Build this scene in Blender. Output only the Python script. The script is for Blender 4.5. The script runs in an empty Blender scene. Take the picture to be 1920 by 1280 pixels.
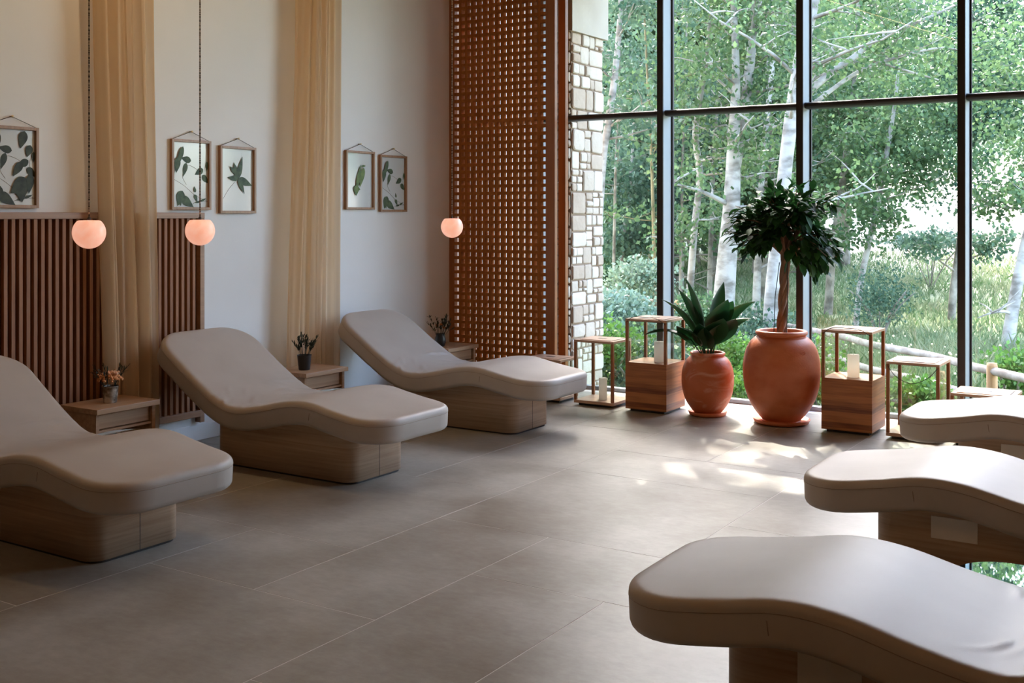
import bpy, math, random
import numpy as np
from mathutils import Vector, Matrix

# ------------------------------------------------------------------ camera, world, sun, exposure
SC = bpy.context.scene
C = bpy.context.collection
PI = math.pi
H = 1.44                                    # eye height
TH = math.atan((2297 - 960) / 2090.0)       # camera yaw
cam_d = bpy.data.cameras.new('camera')
cam_d.sensor_width = 36.0
cam_d.lens = 36.0 * 2090 / 1920
cam_d.shift_y = -(640 - 402) / 1920.0
cam_d.clip_end = 600
cam = bpy.data.objects.new('camera', cam_d)
cam.location = (0, 0, H)
cam.rotation_euler = (PI / 2, 0, TH)
C.objects.link(cam)
SC.camera = cam

SUN_EL, SUN_DIR = math.radians(44), Vector((0.50, -0.866))      # where the light travels to, seen from above
world = bpy.data.worlds.new('world')
SC.world = world
world.use_nodes = True
nt = world.node_tree
nt.nodes.clear()
sky = nt.nodes.new('ShaderNodeTexSky')
sky.sky_type = 'NISHITA'
sky.sun_disc = False
sky.sun_elevation = SUN_EL
sky.sun_rotation = math.atan2(-SUN_DIR.x, -SUN_DIR.y)
sky.air_density = 1.0
sky.dust_density = 2.0
bgn = nt.nodes.new('ShaderNodeBackground')
bgn.inputs['Strength'].default_value = 3.1
wo = nt.nodes.new('ShaderNodeOutputWorld')
nt.links.new(sky.outputs[0], bgn.inputs[0])
nt.links.new(bgn.outputs[0], wo.inputs[0])

sun_d = bpy.data.lights.new('sun', 'SUN')
sun_d.energy = 9.5
sun_d.angle = math.radians(0.6)
sun_d.color = (1.0, 0.93, 0.82)
sun = bpy.data.objects.new('sun', sun_d)
ldir = Vector((SUN_DIR.x * math.cos(SUN_EL), SUN_DIR.y * math.cos(SUN_EL), -math.sin(SUN_EL)))
sun.rotation_euler = ldir.to_track_quat('-Z', 'Y').to_euler()
sun.location = (-8, 20, 15)
C.objects.link(sun)

def area(name, loc, aim, size, power, col):
    d = bpy.data.lights.new(name, 'AREA')
    d.shape = 'RECTANGLE'
    d.size, d.size_y = size
    d.energy = power
    d.color = col
    o = bpy.data.objects.new(name, d)
    o.location = loc
    o.rotation_euler = (Vector(aim) - Vector(loc)).to_track_quat('-Z', 'Y').to_euler()
    C.objects.link(o)
    return o
# warm cove lights the room has along the ceiling above the left wall, out of frame
area('cove_light', (-4.9, 4.0, 4.3), (-5.6, 4.0, 2.6), (0.15, 6.0), 34, (1.0, 0.68, 0.36))
area('added_warm_fill', (-1.6, -0.6, 4.35), (-2.6, 1.2, 0.0), (1.6, 1.6), 20, (1.0, 0.58, 0.28))  # added overhead fill warming the camera-facing sides, no fixture of the room

SC.view_settings.view_transform = 'Standard'
SC.view_settings.look = 'None'
SC.view_settings.exposure = 0.12
SC.view_settings.gamma = 1.0
SC.view_settings.use_curve_mapping = False
cy = SC.cycles
cy.use_denoising = True
try:
    cy.denoiser = 'OPENIMAGEDENOISE'
except Exception:
    pass
cy.max_bounces = 8
cy.diffuse_bounces = 5
cy.glossy_bounces = 4
cy.transmission_bounces = 4
cy.transparent_max_bounces = 16
cy.sample_clamp_indirect = 6.0
cy.caustics_reflective = False
cy.caustics_refractive = False

rnd = random.Random(7)
rng = np.random.default_rng(11)

# ------------------------------------------------------------------ helpers
def prop(o, label=None, cat=None, group=None, kind=None):
    if label: o['label'] = label
    if cat: o['category'] = cat
    if group: o['group'] = group
    if kind: o['kind'] = kind
    return o

def empty(name, loc=(0, 0, 0), rz=0, label=None, cat=None, group=None, kind=None):
    o = bpy.data.objects.new(name, None)
    o.empty_display_size = 0.1
    o.location = loc
    o.rotation_euler = (0, 0, rz)
    C.objects.link(o)
    return prop(o, label, cat, group, kind)

def copy_tree(o, parent=None):
    c = o.copy()
    C.objects.link(c)
    c.parent = parent
    for ch in list(o.children):
        copy_tree(ch, c)
    return c

class MB:
    """collects vertices and faces of ONE mesh object"""
    def __init__(s):
        s.v, s.f, s.sm = [], [], []
    def add(s, vs, fs, smooth=False):
        b = len(s.v)
        s.v += [tuple(p) for p in vs]
        s.f += [tuple(b + i for i in f) for f in fs]
        s.sm += [smooth] * len(fs)
        return s
    def box(s, x0, x1, y0, y1, z0, z1):
        vs = [(x, y, z) for x in (x0, x1) for y in (y0, y1) for z in (z0, z1)]
        return s.add(vs, [(0, 1, 3, 2), (4, 6, 7, 5), (0, 4, 5, 1), (2, 3, 7, 6), (0, 2, 6, 4), (1, 5, 7, 3)])
    def lathe(s, prof, c=(0, 0, 0), n=40, cap=True, smooth=True):
        vs, fs = [], []
        for r, z in prof:
            for i in range(n):
                a = 2 * PI * i / n
                vs.append((c[0] + r * math.cos(a), c[1] + r * math.sin(a), c[2] + z))
        for k in range(len(prof) - 1):
            for i in range(n):
                j = (i + 1) % n
                fs.append((k * n + i, k * n + j, (k + 1) * n + j, (k + 1) * n + i))
        if cap:
            if prof[0][0] > 1e-4: fs.append(tuple(range(n - 1, -1, -1)))
            if prof[-1][0] > 1e-4: fs.append(tuple((len(prof) - 1) * n + i for i in range(n)))
        return s.add(vs, fs, smooth)
    def tube(s, pts, r, n=8, cap=True, smooth=True):
        pts = [Vector(p) for p in pts]
        rs = r if isinstance(r, (list, tuple)) else [r] * len(pts)
        vs, fs = [], []
        t = (pts[1] - pts[0]).normalized()
        u = t.orthogonal().normalized()
        for k, p in enumerate(pts):
            t = ((pts[min(k + 1, len(pts) - 1)] - pts[max(k - 1, 0)])).normalized()
            u = (u - t * u.dot(t)).normalized()
            w = t.cross(u)
            for i in range(n):
                a = 2 * PI * i / n
                vs.append(p + (u * math.cos(a) + w * math.sin(a)) * rs[k])
        for k in range(len(pts) - 1):
            for i in range(n):
                j = (i + 1) % n
                fs.append((k * n + i, k * n + j, (k + 1) * n + j, (k + 1) * n + i))
        if cap:
            fs.append(tuple(range(n - 1, -1, -1)))
            fs.append(tuple((len(pts) - 1) * n + i for i in range(n)))
        return s.add(vs, fs, smooth)
    def build(s, name, mat, parent=None, bevel=0, seg=2, kind=None, label=None, cat=None, group=None, attr=None):
        me = bpy.data.meshes.new(name)
        me.from_pydata(s.v, [], s.f)
        me.polygons.foreach_set('use_smooth', s.sm)
        if mat: me.materials.append(mat)
        if attr is not None:
            a = me.attributes.new('tone', 'FLOAT', 'FACE')
            a.data.foreach_set('value', np.asarray(attr, dtype=np.float32))
        me.update()
        o = bpy.data.objects.new(name, me)
        C.objects.link(o)
        o.parent = parent
        if bevel:
            m = o.modifiers.new('bevel', 'BEVEL')
            m.width = bevel; m.segments = seg; m.limit_method = 'ANGLE'; m.angle_limit = math.radians(40)
        return prop(o, label, cat, group, kind)

def np_mesh(name, V, F, mat, parent=None, tone=None, smooth=False, **kw):
    """V (n,3), F (m,k) arrays -> one mesh object"""
    me = bpy.data.meshes.new(name)
    V = np.asarray(V, dtype=np.float32); F = np.asarray(F, dtype=np.int32)
    m, k = F.shape
    me.vertices.add(len(V)); me.vertices.foreach_set('co', V.ravel())
    me.loops.add(m * k); me.loops.foreach_set('vertex_index', F.ravel())
    me.polygons.add(m)
    me.polygons.foreach_set('loop_start', np.arange(0, m * k, k, dtype=np.int32))
    me.polygons.foreach_set('loop_total', np.full(m, k, dtype=np.int32))
    me.polygons.foreach_set('use_smooth', np.full(m, smooth))
    if mat: me.materials.append(mat)
    if tone is not None:
        a = me.attributes.new('tone', 'FLOAT', 'FACE')
        a.data.foreach_set('value', np.asarray(tone, dtype=np.float32))
    me.update(); me.validate()
    o = bpy.data.objects.new(name, me)
    C.objects.link(o); o.parent = parent
    return prop(o, **kw)

def smooth_pts(pts, n=6):
    """Catmull-Rom through pts"""
    P = [Vector(p) for p in pts]
    out = []
    for i in range(len(P) - 1):
        a, b, c, d = P[max(i - 1, 0)], P[i], P[i + 1], P[min(i + 2, len(P) - 1)]
        for k in range(n):
            t = k / n
            out.append(0.5 * ((2 * b) + (c - a) * t + (2 * a - 5 * b + 4 * c - d) * t * t + (3 * b - a - 3 * c + d) * t ** 3))
    out.append(P[-1])
    return out

# ------------------------------------------------------------------ materials
def mat(name, col, rough=0.6, metal=0.0, spec=0.5, **kw):
    m = bpy.data.materials.new(name); m.use_nodes = True
    b = m.node_tree.nodes['Principled BSDF']
    b.inputs['Base Color'].default_value = (*col, 1)
    b.inputs['Roughness'].default_value = rough
    b.inputs['Metallic'].default_value = metal
    b.inputs['Specular IOR Level'].default_value = spec
    for k, v in kw.items():
        b.inputs[k.replace('_', ' ')].default_value = v
    return m

def nodes(m):
    t = m.node_tree
    return t, t.nodes['Principled BSDF'], t.nodes.new, t.links.new

def noise_mat(name, c0, c1, scale=(5, 5, 5), rough=0.6, detail=4, bump=0.0, bscale=None, lo=0.35, hi=0.65, spec=0.5, rough2=None, dist=0.0):
    m = mat(name, c0, rough, spec=spec)
    t, b, N, L = nodes(m)
    tc = N('ShaderNodeTexCoord'); mp = N('ShaderNodeMapping'); mp.inputs['Scale'].default_value = scale
    L(tc.outputs['Object'], mp.inputs[0])
    nz = N('ShaderNodeTexNoise'); nz.inputs['Scale'].default_value = 1; nz.inputs['Detail'].default_value = detail
    nz.inputs['Distortion'].default_value = dist
    L(mp.outputs[0], nz.inputs['Vector'])
    cr = N('ShaderNodeValToRGB')
    cr.color_ramp.elements[0].position = lo; cr.color_ramp.elements[1].position = hi
    cr.color_ramp.elements[0].color = (*c0, 1); cr.color_ramp.elements[1].color = (*c1, 1)
    L(nz.outputs[0], cr.inputs[0]); L(cr.outputs[0], b.inputs['Base Color'])
    if rough2 is not None:
        mr = N('ShaderNodeMapRange'); mr.inputs[1].default_value = lo; mr.inputs[2].default_value = hi
        mr.inputs[3].default_value = rough; mr.inputs[4].default_value = rough2
        L(nz.outputs[0], mr.inputs[0]); L(mr.outputs[0], b.inputs['Roughness'])
    if bump:
        bp = N('ShaderNodeBump'); bp.inputs['Strength'].default_value = bump; bp.inputs['Distance'].default_value = 0.01
        if bscale:
            n2 = N('ShaderNodeTexNoise'); n2.inputs['Scale'].default_value = bscale; n2.inputs['Detail'].default_value = 5
            L(tc.outputs['Object'], n2.inputs['Vector']); L(n2.outputs[0], bp.inputs['Height'])
        else:
            L(nz.outputs[0], bp.inputs['Height'])
        L(bp.outputs[0], b.inputs['Normal'])
    return m

def wood(name, c0, c1, axis='z', rough=0.45, s=1.0):
    sc = {'x': (1.5, 45, 45), 'y': (45, 1.5, 45), 'z': (45, 45, 1.5), 'h': (2.2, 2.2, 75)}[axis]
    return noise_mat(name, c0, c1, tuple(v * s for v in sc), rough, detail=5, bump=0.08, lo=0.3, hi=0.7, dist=0.3)

def tone_mat(name, c0, c1, rough=0.7, spec=0.3, transl=0.0, tcol=None, noise=0.0, nscale=30, bump=0):
    """colour picked per face by the 'tone' attribute (leaf to leaf, stone to stone variation)"""
    m = mat(name, c0, rough, spec=spec)
    t, b, N, L = nodes(m)
    at = N('ShaderNodeAttribute'); at.attribute_name = 'tone'
    src = at.outputs['Fac']
    if noise:
        tc = N('ShaderNodeTexCoord'); nz = N('ShaderNodeTexNoise'); nz.inputs['Scale'].default_value = nscale; nz.inputs['Detail'].default_value = 5
        L(tc.outputs['Object'], nz.inputs['Vector'])
        ma = N('ShaderNodeMath'); ma.operation = 'MULTIPLY_ADD'; ma.inputs[1].default_value = noise; L(nz.outputs[0], ma.inputs[0]); L(src, ma.inputs[2])
        mb = N('ShaderNodeMath'); mb.operation = 'SUBTRACT'; mb.inputs[1].default_value = noise / 2; L(ma.outputs[0], mb.inputs[0])
        src = mb.outputs[0]
        if bump:
            bp = N('ShaderNodeBump'); bp.inputs['Strength'].default_value = bump; bp.inputs['Distance'].default_value = 0.02
            L(nz.outputs[0], bp.inputs['Height']); L(bp.outputs[0], b.inputs['Normal'])
    cr = N('ShaderNodeValToRGB')
    cr.color_ramp.elements[0].color = (*c0, 1); cr.color_ramp.elements[1].color = (*c1, 1)
    L(src, cr.inputs[0]); L(cr.outputs[0], b.inputs['Base Color'])
    if transl:
        tr = N('ShaderNodeBsdfTranslucent'); mx = N('ShaderNodeMixShader'); mx.inputs[0].default_value = transl
        if tcol:
            tr.inputs[0].default_value = (*tcol, 1)
        else:
            L(cr.outputs[0], tr.inputs[0])
        L(b.outputs[0], mx.inputs[1]); L(tr.outputs[0], mx.inputs[2])
        L(mx.outputs[0], t.nodes['Material Output'].inputs[0])
    return m

def glass_mat(name, tint=(0.94, 0.97, 0.95), rough=0.0, refl=1.0):
    m = bpy.data.materials.new(name); m.use_nodes = True
    t = m.node_tree; t.nodes.clear(); N = t.nodes.new; L = t.links.new
    tr = N('ShaderNodeBsdfTransparent'); tr.inputs[0].default_value = (*tint, 1)
    gl = N('ShaderNodeBsdfGlossy'); gl.inputs['Roughness'].default_value = rough
    fr = N('ShaderNodeFresnel'); fr.inputs[0].default_value = 1.5
    mm = N('ShaderNodeMath'); mm.operation = 'MULTIPLY'; mm.inputs[1].default_value = refl
    L(fr.outputs[0], mm.inputs[0])
    mx = N('ShaderNodeMixShader'); o = N('ShaderNodeOutputMaterial')
    L(mm.outputs[0], mx.inputs[0]); L(tr.outputs[0], mx.inputs[1]); L(gl.outputs[0], mx.inputs[2]); L(mx.outputs[0], o.inputs[0])
    return m

M = {}
M['wall'] = noise_mat('wall_plaster', (0.82, 0.81, 0.80), (0.85, 0.84, 0.83), (2, 2, 2), 0.85, bump=0.03, bscale=60)
M['ceil'] = mat('ceiling_timber', (0.30, 0.14, 0.055), 0.8)
M['wall_wood'] = wood('wall_cladding', (0.16, 0.06, 0.02), (0.24, 0.095, 0.032), 'z', 0.6)
M['walnut'] = wood('slat_walnut', (0.22, 0.085, 0.032), (0.36, 0.155, 0.065), 'z', 0.6)
M['screen_lattice'] = wood('lattice_teak', (0.30, 0.092, 0.02), (0.40, 0.135, 0.031), 'z', 0.8)
M['screen_lattice'].node_tree.nodes['Principled BSDF'].inputs['Specular IOR Level'].default_value = 0.12
M['rail_wood'] = wood('rail_oak', (0.27, 0.13, 0.065), (0.38, 0.20, 0.11), 'y', 0.4)
M['screen'] = wood('screen_teak', (0.27, 0.082, 0.019), (0.36, 0.12, 0.03), 'z', 0.38)
M['oak'] = wood('oak_veneer', (0.42, 0.27, 0.165), (0.58, 0.41, 0.275), 'h', 0.4, 1.0)
M['oak_x'] = wood('oak_veneer_side', (0.30, 0.17, 0.09), (0.40, 0.24, 0.14), 'x', 0.35, 0.8)
M['table'] = wood('table_oak', (0.34, 0.19, 0.10), (0.50, 0.31, 0.18), 'y', 0.35)
M['teak'] = wood('lantern_teak', (0.26, 0.085, 0.026), (0.38, 0.14, 0.05), 'z', 0.42)
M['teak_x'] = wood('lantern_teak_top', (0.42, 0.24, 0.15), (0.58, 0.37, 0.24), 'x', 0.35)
M['dark'] = mat('dark_recess', (0.03, 0.024, 0.02), 0.6)
M['frame_metal'] = mat('backlit_frame_metal', (0.014, 0.010, 0.008), 0.5, 0.0)  # dark colour stands in for the backlit shade of the mullion fronts
M['mullion_side'] = mat('daylit_frame_metal', (0.27, 0.30, 0.34), 0.4, 0.3)  # pale colour stands in for daylight on the sides of the same mullions
M['chrome'] = mat('chrome', (0.8, 0.8, 0.8), 0.2, 1.0)
M['brass'] = mat('brass', (0.75, 0.62, 0.4), 0.3, 1.0)
M['glass'] = glass_mat('window_glass', (0.965, 0.98, 0.975), 0.0, 1.0)
M['lglass'] = glass_mat('lantern_glass', (0.95, 0.97, 0.92), 0.0, 1.0)
def wax():
    m = mat('candle_wax', (0.92, 0.88, 0.82), 0.5)
    t, b, N, L = nodes(m)
    tr = N('ShaderNodeBsdfTranslucent'); tr.inputs[0].default_value = (0.97, 0.93, 0.87, 1)
    mx = N('ShaderNodeMixShader'); mx.inputs[0].default_value = 0.72
    L(b.outputs[0], mx.inputs[1]); L(tr.outputs[0], mx.inputs[2]); L(mx.outputs[0], t.nodes['Material Output'].inputs[0])
    return m
M['wax'] = wax()
M['terra'] = noise_mat('terracotta', (0.50, 0.115, 0.035), (0.62, 0.19, 0.075), (6, 6, 9), 0.55, bump=0.15, bscale=90, lo=0.35, hi=0.75, rough2=0.42)
M['terra_bloomed'] = noise_mat('terracotta_with_lime_bloom', (0.52, 0.13, 0.045), (0.72, 0.42, 0.29), (5, 5, 11), 0.45, bump=0.12, bscale=90, lo=0.52, hi=0.74, dist=0.8)
M['soil'] = noise_mat('potting_soil', (0.03, 0.02, 0.012), (0.08, 0.05, 0.03), (60, 60, 60), 0.95)
M['bark'] = noise_mat('ficus_bark', (0.16, 0.085, 0.045), (0.30, 0.17, 0.10), (30, 30, 8), 0.8, bump=0.4)
M['leafdark'] = tone_mat('ficus_leaf', (0.008, 0.030, 0.008), (0.03, 0.10, 0.022), 0.55, 0.2, transl=0.3)
M['aspid'] = tone_mat('aspidistra_leaf', (0.006, 0.035, 0.012), (0.018, 0.075, 0.022), 0.45, 0.35, transl=0.2)
M['cord'] = noise_mat('braided_cord', (0.02, 0.015, 0.01), (0.45, 0.36, 0.26), (10, 10, 90), 0.8, lo=0.45, hi=0.55)
M['string'] = mat('black_cord', (0.03, 0.03, 0.035), 0.8)
M['frame_wood'] = wood('picture_frame_oak', (0.26, 0.13, 0.06), (0.38, 0.21, 0.11), 'z', 0.4)
M['pane'] = mat('float_glass_pane', (0.66, 0.70, 0.71), 0.12, spec=0.8)
M['pressed'] = noise_mat('pressed_leaf', (0.025, 0.05, 0.02), (0.075, 0.12, 0.05), (25, 25, 25), 0.6)
M['pressed_lime'] = noise_mat('pressed_leaf_light', (0.07, 0.13, 0.03), (0.15, 0.22, 0.05), (25, 25, 25), 0.6)
M['pressed_dark'] = noise_mat('pressed_leaf_dark', (0.015, 0.02, 0.01), (0.04, 0.05, 0.025), (25, 25, 25), 0.6)
M['stemtan'] = mat('pressed_stem', (0.16, 0.12, 0.08), 0.7)
M['seam'] = mat('seam_thread', (0.30, 0.235, 0.18), 0.7)
M['plate'] = mat('beige_access_plate', (0.80, 0.74, 0.64), 0.45)
M['discglass'] = mat('smoked_green_glass', (0.36, 0.44, 0.42), 0.015, 1.0)
M['steel'] = mat('polished_steel', (0.55, 0.55, 0.55), 0.15, 1.0)
M['mercury'] = noise_mat('aged_silver_glass', (0.10, 0.08, 0.06), (0.55, 0.5, 0.42), (18, 18, 18), 0.25, lo=0.42, hi=0.6)
M['blackpot'] = mat('black_ceramic', (0.018, 0.02, 0.022), 0.35)
M['flower_o'] = tone_mat('dried_flower_orange', (0.45, 0.12, 0.03), (0.80, 0.42, 0.20), 0.7)
M['flower_p'] = tone_mat('dried_flower_peach', (0.70, 0.32, 0.16), (0.85, 0.60, 0.45), 0.7)
M['herb'] = tone_mat('dried_leaf_dark', (0.012, 0.02, 0.015), (0.05, 0.06, 0.035), 0.6)
M['stone'] = tone_mat('sandstone', (0.46, 0.35, 0.27), (0.70, 0.62, 0.54), 0.9, noise=0.4, nscale=9, bump=0.5)
M['mortar'] = mat('lime_mortar', (0.27, 0.195, 0.14), 0.95)
M['render'] = noise_mat('smooth_render', (0.48, 0.42, 0.355), (0.54, 0.48, 0.41), (3, 3, 3), 0.9)
M['birch'] = noise_mat('pale_bark', (0.15, 0.13, 0.11), (0.38, 0.35, 0.315), (3.5, 3.5, 7), 0.9, bump=0.8, bscale=14, lo=0.36, hi=0.56, detail=8)
M['bark_grey'] = noise_mat('grey_bark', (0.10, 0.085, 0.065), (0.33, 0.29, 0.24), (6, 6, 5), 0.9, bump=0.5)
M['bark_moss'] = noise_mat('mossy_bark', (0.12, 0.10, 0.05), (0.27, 0.22, 0.12), (8, 8, 2), 0.9, bump=0.4)
M['leaf_a'] = tone_mat('poplar_leaf', (0.040, 0.092, 0.038), (0.165, 0.25, 0.105), 0.55, 0.3, transl=0.42)
M['leaf_b'] = tone_mat('blue_green_leaf', (0.035, 0.085, 0.052), (0.13, 0.205, 0.125), 0.55, 0.3, transl=0.38)
M['leaf_c'] = tone_mat('bright_shrub_leaf', (0.05, 0.14, 0.02), (0.18, 0.33, 0.07), 0.5, 0.3, transl=0.42)
M['leaf_d'] = tone_mat('silvery_shrub_leaf', (0.09, 0.16, 0.10), (0.27, 0.35, 0.26), 0.55, 0.3, transl=0.35)
M['grass'] = tone_mat('meadow_grass', (0.09, 0.17, 0.06), (0.42, 0.40, 0.26), 0.7, 0.2, transl=0.35)
M['bloom'] = mat('meadow_flower', (0.8, 0.66, 0.4), 0.7)
M['log'] = noise_mat('weathered_log', (0.22, 0.165, 0.125), (0.40, 0.33, 0.27), (9, 9, 9), 0.85, bump=0.3)
M['post'] = noise_mat('pine_post', (0.34, 0.17, 0.07), (0.52, 0.30, 0.14), (22, 22, 4), 0.8, bump=0.3)

# lounger upholstery: soft tan leather with a fine grain and gathered creases at the seat bend
def leather():
    m = mat('taupe_leather', (0.42, 0.335, 0.265), 0.46, spec=0.35)
    t, b, N, L = nodes(m)
    tc = N('ShaderNodeTexCoord')
    nz = N('ShaderNodeTexNoise'); nz.inputs['Scale'].default_value = 3.5; nz.inputs['Detail'].default_value = 3
    L(tc.outputs['Object'], nz.inputs['Vector'])
    cr = N('ShaderNodeValToRGB')
    cr.color_ramp.elements[0].position = 0.3; cr.color_ramp.elements[1].position = 0.7
    cr.color_ramp.elements[0].color = (0.43, 0.37, 0.315, 1); cr.color_ramp.elements[1].color = (0.48, 0.42, 0.36, 1)
    L(nz.outputs[0], cr.inputs[0]); L(cr.outputs[0], b.inputs['Base Color'])
    g = N('ShaderNodeTexNoise'); g.inputs['Scale'].default_value = 220; g.inputs['Detail'].default_value = 2
    L(tc.outputs['Object'], g.inputs['Vector'])
    bp = N('ShaderNodeBump'); bp.inputs['Strength'].default_value = 0.06; bp.inputs['Distance'].default_value = 0.002
    L(g.outputs[0], bp.inputs['Height']); L(bp.outputs[0], b.inputs['Normal'])
    return m
M['leather'] = leather()

def sheer():
    m = bpy.data.materials.new('sheer_cream_voile'); m.use_nodes = True
    t = m.node_tree; t.nodes.clear(); N = t.nodes.new; L = t.links.new
    df = N('ShaderNodeBsdfDiffuse'); df.inputs[0].default_value = (0.78, 0.60, 0.42, 1)
    tl = N('ShaderNodeBsdfTranslucent'); tl.inputs[0].default_value = (0.90, 0.72, 0.50, 1)
    tr = N('ShaderNodeBsdfTransparent'); tr.inputs[0].default_value = (1, 0.93, 0.8, 1)
    m1 = N('ShaderNodeMixShader'); m1.inputs[0].default_value = 0.5
    m2 = N('ShaderNodeMixShader'); m2.inputs[0].default_value = 0.12
    o = N('ShaderNodeOutputMaterial')
    L(df.outputs[0], m1.inputs[1]); L(tl.outputs[0], m1.inputs[2]); L(m1.outputs[0], m2.inputs[1]); L(tr.outputs[0], m2.inputs[2]); L(m2.outputs[0], o.inputs[0])
    return m
M['sheer'] = sheer()

def globe_mat():
    m = mat('alabaster_globe', (0.8, 0.55, 0.45), 0.35)
    t, b, N, L = nodes(m)
    tc = N('ShaderNodeTexCoord'); nz = N('ShaderNodeTexNoise'); nz.inputs['Scale'].default_value = 14; nz.inputs['Detail'].default_value = 5; nz.inputs['Distortion'].default_value = 1.2
    L(tc.outputs['Object'], nz.inputs['Vector'])
    cr = N('ShaderNodeValToRGB')
    cr.color_ramp.elements[0].position = 0.3; cr.color_ramp.elements[1].position = 0.6
    cr.color_ramp.elements[0].color = (0.93, 0.37, 0.23, 1); cr.color_ramp.elements[1].color = (1.0, 0.50, 0.36, 1)
    L(nz.outputs[0], cr.inputs[0]); L(cr.outputs[0], b.inputs['Emission Color'])
    b.inputs['Emission Strength'].default_value = 0.72
    return m
M['globe'] = globe_mat()

def tile_mat():
    m = mat('stone_look_tile', (0.3, 0.27, 0.24), 0.38, spec=0.5)
    t, b, N, L = nodes(m)
    tc = N('ShaderNodeTexCoord')
    n1 = N('ShaderNodeTexNoise'); n1.inputs['Scale'].default_value = 1.9; n1.inputs['Detail'].default_value = 9; n1.inputs['Roughness'].default_value = 0.62
    n2 = N('ShaderNodeTexNoise'); n2.inputs['Scale'].default_value = 17; n2.inputs['Detail'].default_value = 8; n2.inputs['Roughness'].default_value = 0.7
    mp = N('ShaderNodeMapping'); mp.inputs['Scale'].default_value = (1, 1.8, 1)
    L(tc.outputs['Object'], mp.inputs[0]); L(tc.outputs['Object'], n1.inputs['Vector']); L(mp.outputs[0], n2.inputs['Vector'])
    at = N('ShaderNodeAttribute'); at.attribute_name = 'tone'
    a1 = N('ShaderNodeMath'); a1.operation = 'MULTIPLY_ADD'; a1.inputs[1].default_value = 0.42; L(n2.outputs[0], a1.inputs[0]); L(n1.outputs[0], a1.inputs[2])
    a2 = N('ShaderNodeMath'); a2.operation = 'MULTIPLY_ADD'; a2.inputs[1].default_value = 0.08; L(at.outputs['Fac'], a2.inputs[0]); L(a1.outputs[0], a2.inputs[2])
    cr = N('ShaderNodeValToRGB')
    e = cr.color_ramp.elements
    e[0].position = 0.50; e[0].color = (0.205, 0.170, 0.128, 1)
    e[1].position = 0.92; e[1].color = (0.39, 0.365, 0.318, 1)
    k = cr.color_ramp.elements.new(0.71); k.color = (0.29, 0.262, 0.218, 1)
    L(a2.outputs[0], cr.inputs[0]); L(cr.outputs[0], b.inputs['Base Color'])
    mr = N('ShaderNodeMapRange'); mr.inputs[1].default_value = 0.4; mr.inputs[2].default_value = 0.9; mr.inputs[3].default_value = 0.30; mr.inputs[4].default_value = 0.42
    L(a1.outputs[0], mr.inputs[0]); L(mr.outputs[0], b.inputs['Roughness'])
    bp = N('ShaderNodeBump'); bp.inputs['Strength'].default_value = 0.06; bp.inputs['Distance'].default_value = 0.004
    L(n2.outputs[0], bp.inputs['Height']); L(bp.outputs[0], b.inputs['Normal'])
    return m
M['tile'] = tile_mat()
M['grout'] = mat('tile_grout', (0.72, 0.69, 0.65), 0.9)

def plank_mat():
    """horizontal teak boards of the lantern boxes"""
    m = mat('stacked_teak_boards', (0.3, 0.12, 0.05), 0.42)
    t, b, N, L = nodes(m)
    tc = N('ShaderNodeTexCoord')
    sp = N('ShaderNodeSeparateXYZ'); L(tc.outputs['Object'], sp.inputs[0])
    fl = N('ShaderNodeMath'); fl.operation = 'MULTIPLY'; fl.inputs[1].default_value = 28; L(sp.outputs[2], fl.inputs[0])
    f2 = N('ShaderNodeMath'); f2.operation = 'FLOOR'; L(fl.outputs[0], f2.inputs[0])
    wn = N('ShaderNodeTexWhiteNoise'); wn.noise_dimensions = '1D'; L(f2.outputs[0], wn.inputs['W'])
    mp = N('ShaderNodeMapping'); mp.inputs['Scale'].default_value = (3, 3, 60); L(tc.outputs['Object'], mp.inputs[0])
    nz = N('ShaderNodeTexNoise'); nz.inputs['Scale'].default_value = 1.2; nz.inputs['Detail'].default_value = 4; L(mp.outputs[0], nz.inputs['Vector'])
    ad = N('ShaderNodeMath'); ad.operation = 'MULTIPLY_ADD'; ad.inputs[1].default_value = 0.55; L(wn.outputs[0], ad.inputs[0]); L(nz.outputs[0], ad.inputs[2])
    cr = N('ShaderNodeValToRGB')
    cr.color_ramp.elements[0].position = 0.45; cr.color_ramp.elements[1].position = 1.1
    cr.color_ramp.elements[0].color = (0.17, 0.045, 0.014, 1); cr.color_ramp.elements[1].color = (0.46, 0.165, 0.05, 1)
    L(ad.outputs[0], cr.inputs[0]); L(cr.outputs[0], b.inputs['Base Color'])
    return m
M['planks'] = plank_mat()

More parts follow.
